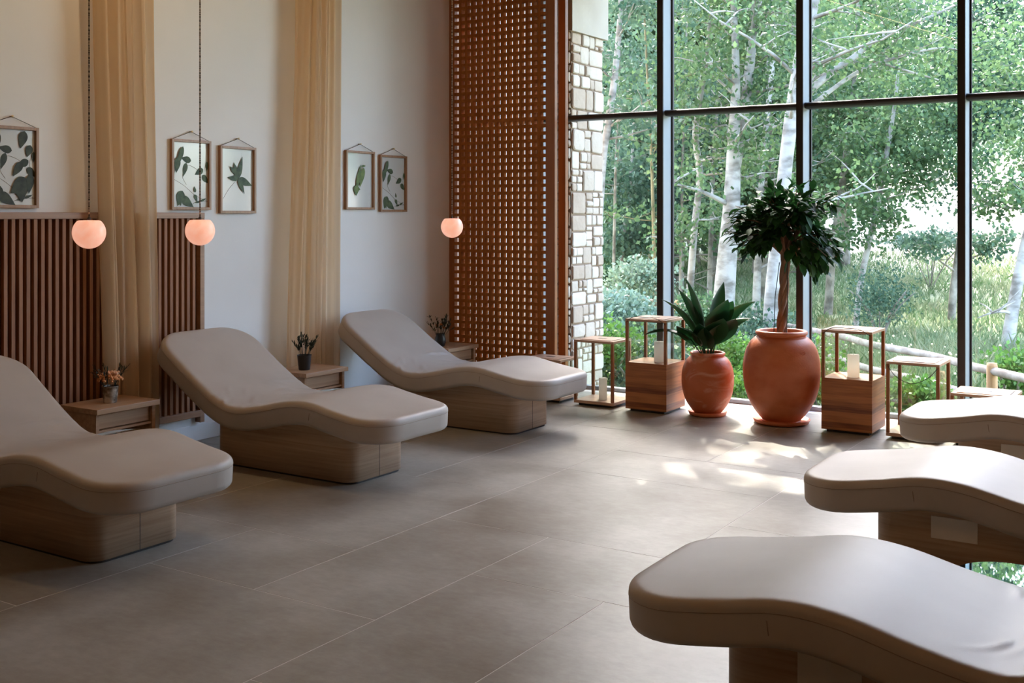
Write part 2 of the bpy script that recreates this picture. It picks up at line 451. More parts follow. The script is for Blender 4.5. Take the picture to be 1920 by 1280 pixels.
def ground_mat():
    m = mat('meadow_ground', (0.2, 0.25, 0.1), 0.95, spec=0.1)
    t, b, N, L = nodes(m)
    tc = N('ShaderNodeTexCoord')
    n1 = N('ShaderNodeTexNoise'); n1.inputs['Scale'].default_value = 0.22; n1.inputs['Detail'].default_value = 8; n1.inputs['Roughness'].default_value = 0.65
    n2 = N('ShaderNodeTexNoise'); n2.inputs['Scale'].default_value = 5; n2.inputs['Detail'].default_value = 6
    L(tc.outputs['Object'], n1.inputs['Vector']); L(tc.outputs['Object'], n2.inputs['Vector'])
    sp = N('ShaderNodeSeparateXYZ'); L(tc.outputs['Object'], sp.inputs[0])
    mr = N('ShaderNodeMapRange'); mr.inputs[1].default_value = 26; mr.inputs[2].default_value = 36; mr.inputs[3].default_value = 0.0; mr.inputs[4].default_value = 0.55
    L(sp.outputs[1], mr.inputs[0])
    a1 = N('ShaderNodeMath'); a1.operation = 'MULTIPLY_ADD'; a1.inputs[1].default_value = 0.3; L(n2.outputs[0], a1.inputs[0]); L(n1.outputs[0], a1.inputs[2])
    a2 = N('ShaderNodeMath'); a2.operation = 'ADD'; L(a1.outputs[0], a2.inputs[0]); L(mr.outputs[0], a2.inputs[1])
    m2 = N('ShaderNodeMapRange'); m2.inputs[1].default_value = 58; m2.inputs[2].default_value = 68; m2.inputs[3].default_value = 0.0; m2.inputs[4].default_value = -1.0
    L(sp.outputs[1], m2.inputs[0])
    a3 = N('ShaderNodeMath'); a3.operation = 'ADD'; L(a2.outputs[0], a3.inputs[0]); L(m2.outputs[0], a3.inputs[1]); a2 = a3
    cr = N('ShaderNodeValToRGB'); e = cr.color_ramp.elements
    e[0].position = 0.3; e[0].color = (0.07, 0.12, 0.05, 1)
    e[1].position = 1.05; e[1].color = (0.66, 0.56, 0.40, 1)
    k = e.new(0.55); k.color = (0.24, 0.28, 0.12, 1)
    L(a2.outputs[0], cr.inputs[0]); L(cr.outputs[0], b.inputs['Base Color'])
    return m
M['ground'] = ground_mat()

# ------------------------------------------------------------------ the room shell
XW, YW, XR, YB, ZC = -5.53, 7.98, 0.80, -3.2, 4.6
ZW = 3.66          # head of the window
mb = MB(); mb.box(XW - 0.15, XW, YB, 7.70, 0, ZC); mb.build('wall_left', M['wall'], kind='structure')
mb = MB(); mb.box(XR, XR + 0.15, YB, YW + 0.2, 0, ZC); mb.build('wall_right', M['wall_wood'], kind='structure')
mb = MB(); mb.box(XW - 0.15, XR + 0.15, YB - 0.15, YB, 0, ZC); mb.build('wall_back', M['wall_wood'], kind='structure')
mb = MB(); mb.box(XW - 0.15, XR + 0.15, YB - 0.15, YW + 0.25, ZC, ZC + 0.2); mb.build('ceiling', M['ceil'], kind='structure')
mb = MB(); mb.box(-4.58, XR + 0.15, YW + 0.26, YW + 1.05, ZW + 0.12, ZW + 0.3); mb.build('added_shade_overhang', M['ceil'], kind='structure')  # unseen overhang added to cut high sky and sun
mb = MB(); mb.box(XW, XW + 0.012, YB, 7.64, 0.0, 0.10); mb.build('baseboard_left', M['wall'], kind='structure', bevel=0.002)
mb = MB(); mb.box(-5.9, XW - 0.001, 7.70, 7.95, 0, ZC); mb.build('wall_return', M['wall'], kind='structure')

# floor: large tiles laid in mixed 60x60, 60x120 and 120x120 formats
S = 0.6012
X0, Y0 = -3.1455, 3.0745      # joint L2 and joint C2
cells = {}
def put(i, j, w, h):
    for a in range(w):
        for b_ in range(h):
            if (i + a, j + b_) in cells: return False
    for a in range(w):
        for b_ in range(h):
            cells[(i + a, j + b_)] = (i, j, w, h)
    return True
tiles = []
for t_ in [(0, 0, 1, 2), (0, 2, 2, 2), (1, 1, 2, 1), (1, -1, 1, 2), (-1, 0, 1, 1), (-1, -2, 2, 2), (-2, 1, 2, 2), (-1, 3, 1, 1), (2, 2, 1, 1), (2, 3, 2, 2), (0, 4, 2, 1), (-2, 3, 1, 2),
           (-1, 4, 1, 2), (1, 5, 1, 2), (0, 5, 1, 2), (2, -1, 2, 2), (-3, -1, 2, 2), (-3, 1, 1, 2), (3, 1, 1, 2), (2, 5, 2, 1)]:
    if put(*t_): tiles.append(t_)
for j in range(-11, 9):
    for i in range(-5, 11):
        if (i, j) in cells: continue
        for w, h in rnd.sample([(2, 2), (1, 2), (2, 1), (1, 2)], 4) + [(1, 1)]:
            if put(i, j, w, h):
                tiles.append((i, j, w, h)); break
V, F, T = [], [], []
G = 0.0023
for (i, j, w, h) in tiles:
    x0, x1 = max(X0 + i * S, XW), min(X0 + (i + w) * S, XR)
    y0, y1 = max(Y0 + j * S, YB), min(Y0 + (j + h) * S, YW + 0.0)
    if x1 <= x0 or y1 <= y0: continue
    b = len(V)
    V += [(x0 + G, y0 + G, 0), (x1 - G, y0 + G, 0), (x1 - G, y1 - G, 0), (x0 + G, y1 - G, 0)]
    V += [(x0 + G, y0 + G, -0.004), (x1 - G, y0 + G, -0.004), (x1 - G, y1 - G, -0.004), (x0 + G, y1 - G, -0.004)]
    F += [(b, b + 1, b + 2, b + 3), (b, b + 4, b + 5, b + 1), (b + 1, b + 5, b + 6, b + 2), (b + 2, b + 6, b + 7, b + 3), (b + 3, b + 7, b + 4, b)]
    T += [rnd.random()] * 5
np_mesh('floor', V, F, M['tile'], tone=T, kind='structure')
mb = MB(); mb.box(XW - 0.15, XR + 0.15, YB - 0.15, YW + 0.13, -0.25, -0.0007); mb.build('floor_slab', M['grout'], kind='structure')

# window wall: bays of mullions, backlit fronts coloured dark and daylit returns pale, one transom at 2.24 m
mb = MB(); mb.box(-5.9, XR + 0.15, YW - 0.03, YW + 0.25, ZW, ZC); mb.build('wall_window', M['ceil'], kind='structure')
MX = [-5.93, -4.835, -3.716, -2.606, -1.496, -0.386, 0.724]
ZT = 2.235
for k in range(len(MX) - 1):
    w = empty('window_%d' % (k + 1), (MX[k], YW, 0), kind='structure')
    x0, x1 = MX[k] - MX[k] + 0.025, MX[k + 1] - MX[k] - 0.025
    mb = MB(); mb.box(x1 - 0.0, x1 + 0.05, -0.03, -0.016, 0, ZW); mb.build('mullion', M['frame_metal'], w)
    mb = MB(); mb.box(x1 + 0.001, x1 + 0.049, -0.016, 0.13, 0, ZW); mb.build('mullion_return', M['mullion_side'], w)
    mb = MB()
    mb.box(x1 - 0.012, x1 + 0.062, 0.13, 0.150, 0, ZW); mb.box(x1 - 0.004, x1 + 0.054, 0.150, 0.175, 0, ZW)
    mb.build('glazing_bead', M['frame_metal'], w)
    mb = MB()
    n = 10
    prof = [(-0.002 - 0.0 + 0.03 * (1 - math.sin(a)), 0.0225 * math.cos(a)) for a in np.linspace(0, PI, n)]
    vs = [(x, 0.0 + p - 0.0, ZT + q) for x in (x0, x1) for p, q in prof] + [(x, 0.12, ZT + q) for x in (x0, x1) for q in (-0.0225, 0.0225)]
    fs = [(i, i + 1, n + i + 1, n + i) for i in range(n - 1)]
    fs += [(n - 1, 2 * n, 2 * n + 2, 2 * n - 1), (0, n, 2 * n + 3, 2 * n + 1), tuple(range(n - 1, -1, -1)) + (2 * n + 1, 2 * n), tuple(range(n, 2 * n)) + (2 * n + 2, 2 * n + 3), (2 * n, 2 * n + 1, 2 * n + 3, 2 * n + 2)]
    mb.add(vs, fs); mb.build('transom', M['frame_metal'], w)
    for nm, z0, z1 in (('lower_pane', 0.03, ZT), ('upper_pane', ZT, ZW)):
        mb = MB(); mb.add([(x0, 0.14, z0), (x1, 0.14, z0), (x1, 0.14, z1), (x0, 0.14, z1)], [(0, 1, 2, 3)])
        mb.build(nm, M['glass'], w)
    mb = MB(); mb.box(x0, x1, 0.10, 0.17, 0, 0.03); mb.build('sill_rail', M['mullion_side'], w)

# outside: rough stone wall end with a smooth rendered lintel, standing out from the glass
SX = -4.665
def stone_face(u0, u1, z0, z1, P, seed):
    """coursed random rubble; P(u, z, out) -> point"""
    r = random.Random(seed)
    V, F, T = [], [], []
    rects = []
    def split(a, b, c, d, lv):
        w, h = b - a, d - c
        big = max(w, h * 1.25)
        if big < 0.13 or (lv > 2 and w < 0.30 and h < 0.21 and w / h < 2.3 and h / w < 1.5 and r.random() < 0.55):
            rects.append((a, b, c, d)); return
        if h > w * 0.62 and h > 0.09 and not (w > 0.3 and h < 0.16):
            m = c + h * r.uniform(0.32, 0.68); split(a, b, c, m, lv + 1); split(a, b, m, d, lv + 1)
        else:
            m = a + w * r.uniform(0.32, 0.68); split(a, m, c, d, lv + 1); split(m, b, c, d, lv + 1)
    z = z0
    while z < z1 - 0.02:
        h = min(r.uniform(0.35, 0.75), z1 - z)
        if z1 - z - h < 0.15: h = z1 - z
        split(u0, u1, z, z + h, 0)
        z += h
    for us, ue, za, zb in rects:
        m_ = r.uniform(0.003, 0.007)
        cu, cz = (us + ue) / 2, (za + zb) / 2
        hw, hh = (ue - us) / 2 - m_, (zb - za) / 2 - m_
        if hw < 0.01 or hh < 0.01: continue
        out = r.uniform(0.008, 0.024)
        b = len(V)
        N_ = 16
        e = r.uniform(0.12, 0.38)
        ring = []
        for q in range(N_):
            a = 2 * PI * (q + 0.5) / N_
            ca, sa = math.cos(a), math.sin(a)
            ring.append((hw * math.copysign(abs(ca) ** e, ca) * r.uniform(0.94, 1.02), hh * math.copysign(abs(sa) ** e, sa) * r.uniform(0.93, 1.02)))
        for x, y in ring: V.append(P(cu + x, cz + y, -0.01))
        for x, y in ring: V.append(P(cu + x, cz + y, out * 0.6))
        for x, y in ring: V.append(P(cu + x * (1 - 0.008 / max(hw, .02)), cz + y * (1 - 0.008 / max(hh, .02)), out))
        V.append(P(cu, cz, out + 0.002))
        tn = r.random() ** 0.8
        for q in range(N_):
            p2 = (q + 1) % N_
            F += [(b + q, b + p2, b + N_ + p2, b + N_ + q), (b + N_ + q, b + N_ + p2, b + 2 * N_ + p2, b + 2 * N_ + q), (b + 2 * N_ + q, b + 2 * N_ + p2, b + 3 * N_, b + 3 * N_)]
            T += [tn] * 3
    return V, F, T
def merge(*parts):
    V, F, T = [], [], []
    for v, f, t in parts:
        b = len(V); V += v; F += [tuple(i + b for i in q) for q in f]; T += t
    return V, F, T
def poly_mesh(name, V, F, T, mt, parent=None, **kw):
    me = bpy.data.meshes.new(name)
    F2 = []
    for f in F:
        g = []
        for i in f:
            if i not in g: g.append(i)
        F2.append(tuple(g))
    me.from_pydata(V, [], F2); me.materials.append(mt)
    a = me.attributes.new('tone', 'FLOAT', 'FACE'); a.data.foreach_set('value', np.asarray(T, dtype=np.float32))
    me.update()
    o = bpy.data.objects.new(name, me); C.objects.link(o); o.parent = parent
    return prop(o, **kw)
SY0, SY1 = 8.22, 8.78
pil = empty('stone_wall_end', (0, 0, 0), kind='structure')
f1 = stone_face(SY0, SY1, -0.9, 2.99, lambda u, z, o: (SX + o, u, z), 3)
f2 = stone_face(-4.98, SX, -0.9, 2.99, lambda u, z, o: (u, SY0 - o, z), 5)
poly_mesh('rubble_stones', *merge(f1, f2), M['stone'], pil)
mb = MB(); mb.box(-4.98, SX, SY0, SY1, -0.9, 2.99); mb.build('mortar_core', M['mortar'], pil)
mb = MB(); mb.box(-5.03, SX + 0.035, SY0 - 0.04, SY1 + 0.05, 2.99, ZC + 0.4); mb.build('rendered_lintel', M['render'], pil)
mb = MB(); mb.box(-12.0, -6.62, 11.2, 11.6, -1.2, 6.5); mb.build('added_slit_backdrop', M['render'], kind='structure')  # made-up pale wall that keeps the lattice slits bright

# ------------------------------------------------------------------ lattice screen at the window corner
scr = empty('lattice_screen', (-5.0, 7.68, 0), label='tall brown wooden lattice screen of small square holes in front of the window corner', cat='screen')
SW0, SW1 = -0.475, 0.505
mb = MB()
mb.box(-0.54, SW0, -0.022, 0.022, 0.0, ZC - 0.01); mb.box(SW1 - 0.085, SW1, -0.022, 0.022, 0.0, ZC - 0.01)
mb.box(SW0, SW1 - 0.085, -0.022, 0.022, 0.0, 0.12)
mb.build('screen_frame', M['screen'], scr, bevel=0.002)
PIT = 0.0598
mb = MB()
nx = int(round((SW1 - 0.085 - SW0) / PIT))
px_ = (SW1 - 0.085 - SW0) / nx
for i in range(1, nx):
    x = SW0 + i * px_
    mb.box(x - 0.0132, x + 0.0132, -0.0235, 0.0235, 0.12, ZC - 0.01)
z = 0.12 + PIT
while z < ZC - 0.05:
    mb.box(SW0, SW1 - 0.085, -0.0233, 0.0233, z - 0.0128, z + 0.0128)
    z += PIT
mb.build('lattice', M['screen_lattice'], scr)
mb = MB(); mb.box(-4.538, -4.474, 7.79, 7.835, 0, ZC); mb.build('trim_1', M['screen'], kind='structure', bevel=0.002)
mb = MB(); mb.box(-5.9, -4.54, 7.80, 7.83, 0, 0.12); mb.build('trim_2', M['screen'], kind='structure')

# ------------------------------------------------------------------ slatted wainscot
wp = empty('slatted_wall_panel', (XW, 0, 0), label='waist-high dark wooden slatted panel along the left wall below the pictures', cat='wall panel')
mb = MB()
y = 1.5
while y < 4.88:
    mb.box(0.012, 0.045, y, y + 0.021, 0.20, 1.42)
    y += 0.0445
mb.build('slats', M['walnut'], wp)
mb = MB(); mb.box(0.002, 0.012, 1.5, 4.9, 0.20, 1.42); mb.build('backing_board', wood('backing_walnut', (0.09, 0.04, 0.02), (0.14, 0.07, 0.035), 'z'), wp)
mb = MB(); mb.box(0.002, 0.052, 1.48, 4.93, 1.415, 1.452); mb.build('top_rail', M['rail_wood'], wp, bevel=0.002)
mb = MB(); mb.box(0.002, 0.05, 4.895, 4.93, 0.12, 1.415); mb.build('end_stile', M['rail_wood'], wp, bevel=0.002)
mb = MB(); mb.box(0.013, 0.06, 1.5, 4.895, 0.16, 0.20); mb.build('bottom_rail', M['rail_wood'], wp, bevel=0.002)

# ------------------------------------------------------------------ loungers
# side profile, local x from the head (negative) to the foot (positive), seen from the foot axis; z heights of top and bottom
TOP = [(-1.745, 0.735), (-1.62, 0.668), (-1.36, 0.498), (-1.17, 0.392), (-1.03, 0.366), (-0.86, 0.390), (-0.66, 0.434), (-0.50, 0.442), (-0.34, 0.414), (-0.17, 0.388), (0.0, 0.378)]
THK = 0.128
LW, RC, RE = 0.365, 0.20, 0.029
def curve_eval():
    pts = smooth_pts([(x, 0, z) for x, z in TOP], 14)
    d = [0.0]
    for a, b in zip(pts, pts[1:]): d.append(d[-1] + (b - a).length)
    return pts, d
CP, CD = curve_eval()
CL = CD[-1]
def cpt(s, t):
    """point on the sheet: arc length s, t below the top surface along the normal"""
    s = min(max(s, 0), CL)
    i = max(0, min(len(CD) - 2, int(np.searchsorted(CD, s)) - 1))
    u = (s - CD[i]) / (CD[i + 1] - CD[i])
    p = CP[i].lerp(CP[i + 1], u)
    def tan(k):
        k0, k1 = max(0, k - 3), min(len(CP) - 1, k + 3)
        return (CP[k1] - CP[k0]).normalized()
    tg = tan(i).lerp(tan(i + 1), u).normalized()
    n = Vector((tg.z, 0, -tg.x))       # pointing down
    return p + n * t
def spaced(L_, edge, n_edge, n_mid):
    a = [edge * (1 - math.cos(PI / 2 * k / n_edge)) for k in range(n_edge)]
    m = [edge + (L_ - 2 * edge) * k / n_mid for k in range(n_mid + 1)]
    return a + m + [L_ - q for q in reversed(a)]
def cushion_mesh():
    SS = spaced(CL, RC, 9, 130)
    YY = spaced(2.0, 0.22, 8, 34)
    def halfw(s):
        d = min(s, CL - s)
        return LW if d >= RC else LW - RC + math.sqrt(max(0, RC * RC - (RC - d) ** 2))
    def sdf(s, y):
        qx = abs(s - CL / 2) - (CL / 2 - RC); qy = abs(y) - (LW - RC)
        return -(math.hypot(max(qx, 0), max(qy, 0)) + min(max(qx, qy), 0) - RC)
    vs, fs = [], []
    n, m = len(SS), len(YY)
    def drop(d):
        return 0 if d >= RE else RE - math.sqrt(max(0, RE * RE - (RE - d) ** 2))
    r = random.Random(4)
    fold = []
    for k in range(26):
        sg = -1 if k % 2 else 1
        y0 = sg * r.uniform(0.10, 0.335)
        fold.append((CL * r.uniform(0.30, 0.47), y0, sg * r.uniform(0.15, 0.9), r.uniform(0.03, 0.08), r.uniform(0.006, 0.011), r.uniform(0.003, 0.008)))
    for side in (0, 1):
        for s in SS:
            w = halfw(s)
            for v in YY:
                y = (v - 1) * w
                d = sdf(s, y)
                t = drop(d)
                if side == 0:
                    pil_ = 0.006 * (1 - (y / LW) ** 2)
                    wr = 0
                    if 0.24 * CL < s < 0.54 * CL:
                        for (fs_, fy, fa, fl, fw, fh) in fold:
                            ds, dy = s - fs_, y - fy
                            al = ds * math.sin(fa) + dy * math.cos(fa); ac = ds * math.cos(fa) - dy * math.sin(fa) - al * al * 2.5
                            if abs(al) < 2.5 * fl and abs(ac) < 3 * fw:
                                wr += fh * math.exp(-(al / fl) ** 2) * math.exp(-(ac / fw) ** 2)
                    t = t - pil_ - wr
                    p = cpt(s, t)
                else:
                    p = cpt(s, THK - t)
                vs.append((p.x, y, p.z))
    off = n * m
    for i in range(n - 1):
        for j in range(m - 1):
            a, b, c, d = i * m + j, i * m + j + 1, (i + 1) * m + j + 1, (i + 1) * m + j
            fs.append((a, d, c, b)); fs.append((off + a, off + b, off + c, off + d))
    ring = [j for j in range(m)] + [i * m + m - 1 for i in range(1, n)] + [(n - 1) * m + j for j in range(m - 2, -1, -1)] + [i * m for i in range(n - 2, 0, -1)]
    K = len(ring)
    for k in range(K):
        a, b = ring[k], ring[(k + 1) % K]
        fs.append((a, b, off + b, off + a))
    # outline for the piping seam
    line = []
    for i in ring:
        s = SS[i // m]; y = (YY[i % m] - 1) * halfw(s)
        p = cpt(s, RE + 0.002); line.append((p.x, y, p.z))
    return vs, fs, line
def foot_bottom(x):
    """height of the cushion's underside above local x"""
    s = CL * 0.5
    lo, hi = 0, CL
    for _ in range(24):
        mid = (lo + hi) / 2
        if cpt(mid, THK).x < x: lo = mid
        else: hi = mid
    return cpt(lo, THK).z

def make_lounger():
    r = empty('relaxation_lounger')
    vs, fs, line = cushion_mesh()
    mb = MB(); mb.add(vs, fs, True); cu = mb.build('cushion', M['leather'], r)
    n = len(line)
    cen = Vector((-0.9, 0, 0))
    L2 = []
    for i in range(n):
        a, b = Vector(line[i - 1]), Vector(line[(i + 1) % n])
        tg = (b - a).normalized()
        o_ = Vector((-tg.y, tg.x, 0)) if True else 0
        if o_.length > 1e-6:
            o_.normalize()
            p = Vector(line[i])
            if o_.dot(Vector((p.x + 0.9, p.y, 0))) < 0: o_ = -o_
            L2.append(p + o_ * 0.0004)
        else: L2.append(Vector(line[i]))
    L2.append(L2[0])
    mb = MB(); mb.tube(L2, 0.0011, 6, cap=False); mb.build('piping', M['seam'], cu)
    # vertical seams on the two long sides at the knee
    mb = MB()
    s_ = CL * 0.745
    for sy in (-1, 1):
        mb = MB()
        mb.tube([tuple(cpt(s_, t)[k] if k != 1 else sy * (LW + 0.0006) for k in range(3)) for t in (0.05, 0.07, 0.088)], 0.0014, 6)
        mb.build('side_seam', M['seam'], cu)
    # base: long box with rounded corners, top following the cushion
    bx0, bx1, bw, rc = -1.335, -0.297, 0.235, 0.075
    out = []
    nseg = 22
    for k in range(nseg + 1): out.append((bx0 + rc + (bx1 - bx0 - 2 * rc) * k / nseg, -bw))
    for k in range(1, 9): a = -PI / 2 + PI / 2 * k / 8; out.append((bx1 - rc + rc * math.cos(a), -bw + rc + rc * math.sin(a)))
    out.append((bx1, 0))
    for k in range(0, 9): a = PI / 2 * k / 8; out.append((bx1 - rc + rc * math.cos(a), bw - rc + rc * math.sin(a)))
    for k in range(1, nseg + 1): out.append((bx1 - rc - (bx1 - bx0 - 2 * rc) * k / nseg, bw))
    for k in range(1, 9): a = PI / 2 + PI / 2 * k / 8; out.append((bx0 + rc + rc * math.cos(a), bw - rc + rc * math.sin(a)))
    for k in range(0, 8): a = PI + PI / 2 * k / 8; out.append((bx0 + rc + rc * math.cos(a), -bw + rc + rc * math.sin(a)))
    K = len(out)
    vs = [(x, y, 0.012) for x, y in out] + [(x, y, foot_bottom(x) + 0.012) for x, y in out]
    fs = [(i, (i + 1) % K, K + (i + 1) % K, K + i) for i in range(K)] + [tuple(range(K - 1, -1, -1))]
    mb = MB(); mb.add(vs, fs, True); ba = mb.build('base', M['oak'], r)
    mb = MB(); mb.add([(x * 0.985 - 0.013, y * 0.96, 0.0) for x, y in out] + [(x * 0.985 - 0.013, y * 0.96, 0.02) for x, y in out], [(i, (i + 1) % K, K + (i + 1) % K, K + i) for i in range(K)] + [tuple(range(K - 1, -1, -1))])
    mb.build('plinth', M['dark'], r)
    mb = MB(); mb.box(bx1 - 0.002, bx1 + 0.0006, -0.0015, 0.0015, 0.012, foot_bottom(bx1)); mb.build('veneer_joint', M['dark'], ba)
    mb = MB(); mb.lathe([(0.0, 0), (0.006, 0), (0.006, 0.004), (0.0, 0.005)], n=12)
    bt = mb.build('button', M['chrome'], ba); bt.location = (-1.19, -bw + 0.001, 0.205); bt.rotation_euler = (PI / 2, 0, 0)
    # access plate on the other long side
    pl = MB(); pl.box(-0.085, 0.085, 0, 0.004, -0.043, 0.043); p_ = pl.build('access_plate', M['plate'], r, bevel=0.002)
    p_.location = (-0.60, bw, 0.232)
    return r
loungers = [
    (-3.602, 3.15, 0, 'taupe chaise lounger nearest on the left, cut by the left edge of the photo'),
    (-3.602, 4.75, 0, 'middle one of the three taupe loungers on the left, its head before the slatted panel'),
    (-3.602, 6.35, 0, 'farthest taupe lounger on the left, in front of the lattice screen'),
    (-1.475, 3.15, PI, 'large taupe lounger closest to the camera in the bottom right corner'),
    (-1.475, 4.75, PI, 'second taupe lounger on the right, behind the closest one'),
    (-1.475, 6.35, PI, 'farthest lounger on the right with bright white top, by the wooden lanterns')]
proto = make_lounger()
for k, (x, y, rz, lb) in enumerate(loungers):
    o = proto if k == 0 else copy_tree(proto)
    o.location = (x, y, 0); o.rotation_euler = (0, 0, rz)
    prop(o, lb, 'lounger', 'upholstered relaxation loungers')

# ------------------------------------------------------------------ side tables with vases of dried flowers
def make_side_table():
    r = empty('side_table')
    mb = MB(); mb.box(-0.16, 0.16, -0.208, 0.208, 0.372, 0.400); mb.build('tabletop', M['table'], r, bevel=0.002)
    for sy in (-1, 1):
        mb = MB(); mb.box(-0.14, 0.135, sy * 0.185 - 0.011, sy * 0.185 + 0.011, 0.0, 0.372); mb.build('side_panel', M['table'], r, bevel=0.0015)
    mb = MB(); mb.box(0.095, 0.115, -0.168, 0.168, 0.285, 0.362); d = mb.build('drawer', M['table'], r, bevel=0.0015)
    mb = MB(); mb.box(-0.13, 0.128, -0.173, 0.173, 0.268, 0.280); mb.build('drawer_rail', M['table'], r)
    mb = MB(); mb.box(-0.138, -0.128, -0.173, 0.173, 0.02, 0.372); mb.build('back_panel', M['table'], r)
    return r
tabs = [(-5.21, 4.01, 'oak side table with a silver tumbler of orange dried flowers, near the left edge'),
        (-5.21, 5.61, 'oak side table behind the middle left lounger, in front of the second curtain'),
        (-5.21, 7.19, 'oak side table at the foot of the lattice screen, behind the farthest left lounger')]
proto = make_side_table()
for k, (x, y, lb) in enumerate(tabs):
    o = proto if k == 0 else copy_tree(proto)
    o.location = (x, y, 0); prop(o, lb, 'side table', 'oak side tables along the left wall')

def leaf_quad(mb, base, dirv, L_, w, up=Vector((0, 0, 1)), curl=0.0, seg=3):
    dirv = dirv.normalized()
    side = dirv.cross(up)
    if side.length < 1e-3: side = dirv.orthogonal()
    side.normalize()
    nrm = side.cross(dirv)
    vs, fs = [], []
    for k in range(seg + 1):
        t = k / seg
        ww = w * math.sin(PI * min(1, max(0.04, t * 0.93 + 0.05))) * 0.5
        c = base + dirv * (L_ * t) - nrm * (curl * L_ * t * t)
        vs += [c - side * ww + nrm * ww * 0.25, c, c + side * ww + nrm * ww * 0.25]
    for k in range(seg):
        a = k * 3
        fs += [(a, a + 1, a + 4, a + 3), (a + 1, a + 2, a + 5, a + 4)]
    mb.add(vs, fs, True)

def blob(mb, c, r, r_=None, n=6):
    prof = [(max(0.0, r * math.sin(PI * k / n)), -r * math.cos(PI * k / n)) for k in range(n + 1)]
    mb.lathe(prof, c, n=8, cap=False)

def vase(kind, seed, loc, label):
    r = random.Random(seed)
    name = 'flower_vase'
    e = empty(name, loc, 0, label, 'flower vase', None)
    if kind == 'silver':
        mb = MB(); mb.lathe([(0.0, 0.0), (0.033, 0.0), (0.036, 0.004), (0.044, 0.088), (0.047, 0.093), (0.0435, 0.093), (0.04, 0.088), (0.033, 0.02), (0, 0.02)], n=28); mb.build('tumbler', M['mercury'], e)
    elif kind == 'black':
        mb = MB(); mb.lathe([(0.0, 0.0), (0.036, 0.0), (0.038, 0.003), (0.048, 0.098), (0.050, 0.100), (0.046, 0.098), (0.038, 0.02), (0, 0.02)], n=28); mb.build('pot', M['blackpot'], e)
    else:
        mb = MB(); mb.lathe([(0.0, 0.0), (0.032, 0.0), (0.044, 0.03), (0.044, 0.06), (0.034, 0.09), (0.038, 0.10), (0.031, 0.09), (0.040, 0.05), (0.0, 0.01)], n=28); mb.build('pot', M['blackpot'], e)
    top = 0.09
    # stems
    mb = MB()
    ends = []
    for k in range(22):
        a = r.uniform(0, 2 * PI); sp = r.uniform(0.02, 0.11); h = r.uniform(0.05, 0.13)
        if kind != 'silver' and k < 9: h += 0.03
        p0 = Vector((0.02 * math.cos(a), 0.02 * math.sin(a), top - 0.03)); p2 = Vector((sp * math.cos(a), sp * math.sin(a), top + h))
        p1 = (p0 + p2) / 2 + Vector((0, 0, 0.02))
        mb.tube(smooth_pts([p0, p1, p2], 3), 0.0012, 5)
        ends.append((p1, p2))
    st = mb.build('stems', M['herb'], e)
    # foliage
    mb = MB()
    nleaf = 90 if kind == 'silver' else 210
    for k in range(nleaf):
        p1, p2 = ends[k % len(ends)]
        t = r.random()
        p = p1.lerp(p2, t)
        d = (p2 - p1).normalized() + Vector((r.uniform(-1, 1), r.uniform(-1, 1), r.uniform(-0.3, 1)))
        leaf_quad(mb, p, d, r.uniform(0.02, 0.038), 0.010 if kind != 'silver' else 0.007, curl=r.uniform(-0.2, 0.3))
    mb.build('foliage', M['herb'], e, attr=[r.random() for _ in mb.f])
    # blooms
    if kind == 'silver':
        mb = MB()
        for k in range(150):
            a = r.uniform(0, 2 * PI); u = math.sqrt(r.random())
            rad = 0.062 * u
            z_ = top + 0.030 + 0.042 * math.sqrt(max(0, 1 - u * u)) + r.uniform(-.003, .003)
            blob(mb, (rad * math.cos(a), rad * math.sin(a), z_), r.uniform(0.005, 0.009), n=4)
        for k in range(30):  # berries, joined into the flower head mesh
            a = r.choice([2.2, 3.4, 4.4]) + r.uniform(-.3, .3)
            q = r.uniform(0.05, 0.068)
            blob(mb, (q * math.cos(a), q * math.sin(a), top + r.uniform(0.045, 0.085)), 0.004, n=4)
        mb.build('flower_head_and_berries', M['flower_o'], e, attr=[0.25 + 0.75 * r.random() for _ in mb.f])
        mb = MB()
        for k in range(50):
            a = r.uniform(0, 2 * PI); u = math.sqrt(r.random()) * .5
            blob(mb, (0.02 + 0.062 * u * math.cos(a), 0.062 * u * math.sin(a), top + 0.072 + r.uniform(0, .008)), r.uniform(0.006, 0.009), n=4)
        mb.build('peach_flower_head', M['flower_p'], e, attr=[r.random() for _ in mb.f])
    else:
        spots = [(0.02, 0.0, 0.075, 0.020)] if kind == 'black' else [(-0.035, 0.0, 0.062, 0.018), (0.0, 0.01, 0.07, 0.017), (0.035, 0.0, 0.05, 0.018)]
        for (x, y, z_, rr) in spots:
            mb = MB()
            for q in range(16):
                a = q * 2.4; el = 0.25 + 1.2 * q / 16
                d = Vector((math.cos(a) * math.cos(el), math.sin(a) * math.cos(el), math.sin(el)))
                leaf_quad(mb, Vector((x, y, top + z_)), d, rr * 1.25, rr * 0.9, curl=-0.3)
            mb.build('bloom', M['flower_p'] if kind == 'black' else M['flower_o'], e, attr=[r.random() for _ in mb.f])
    return e
vase('silver', 1, (-5.20, 4.00, 0.400), 'mottled silver tumbler with orange and peach dried flowers on the nearest table')
vase('black', 2, (-5.20, 5.545, 0.400), 'black pot of dark dried leaves with one pale orange bloom, middle side table')
vase('dark', 5, (-5.22, 7.11, 0.400), 'small dark vase of orange roses and dark leaves by the lattice screen')

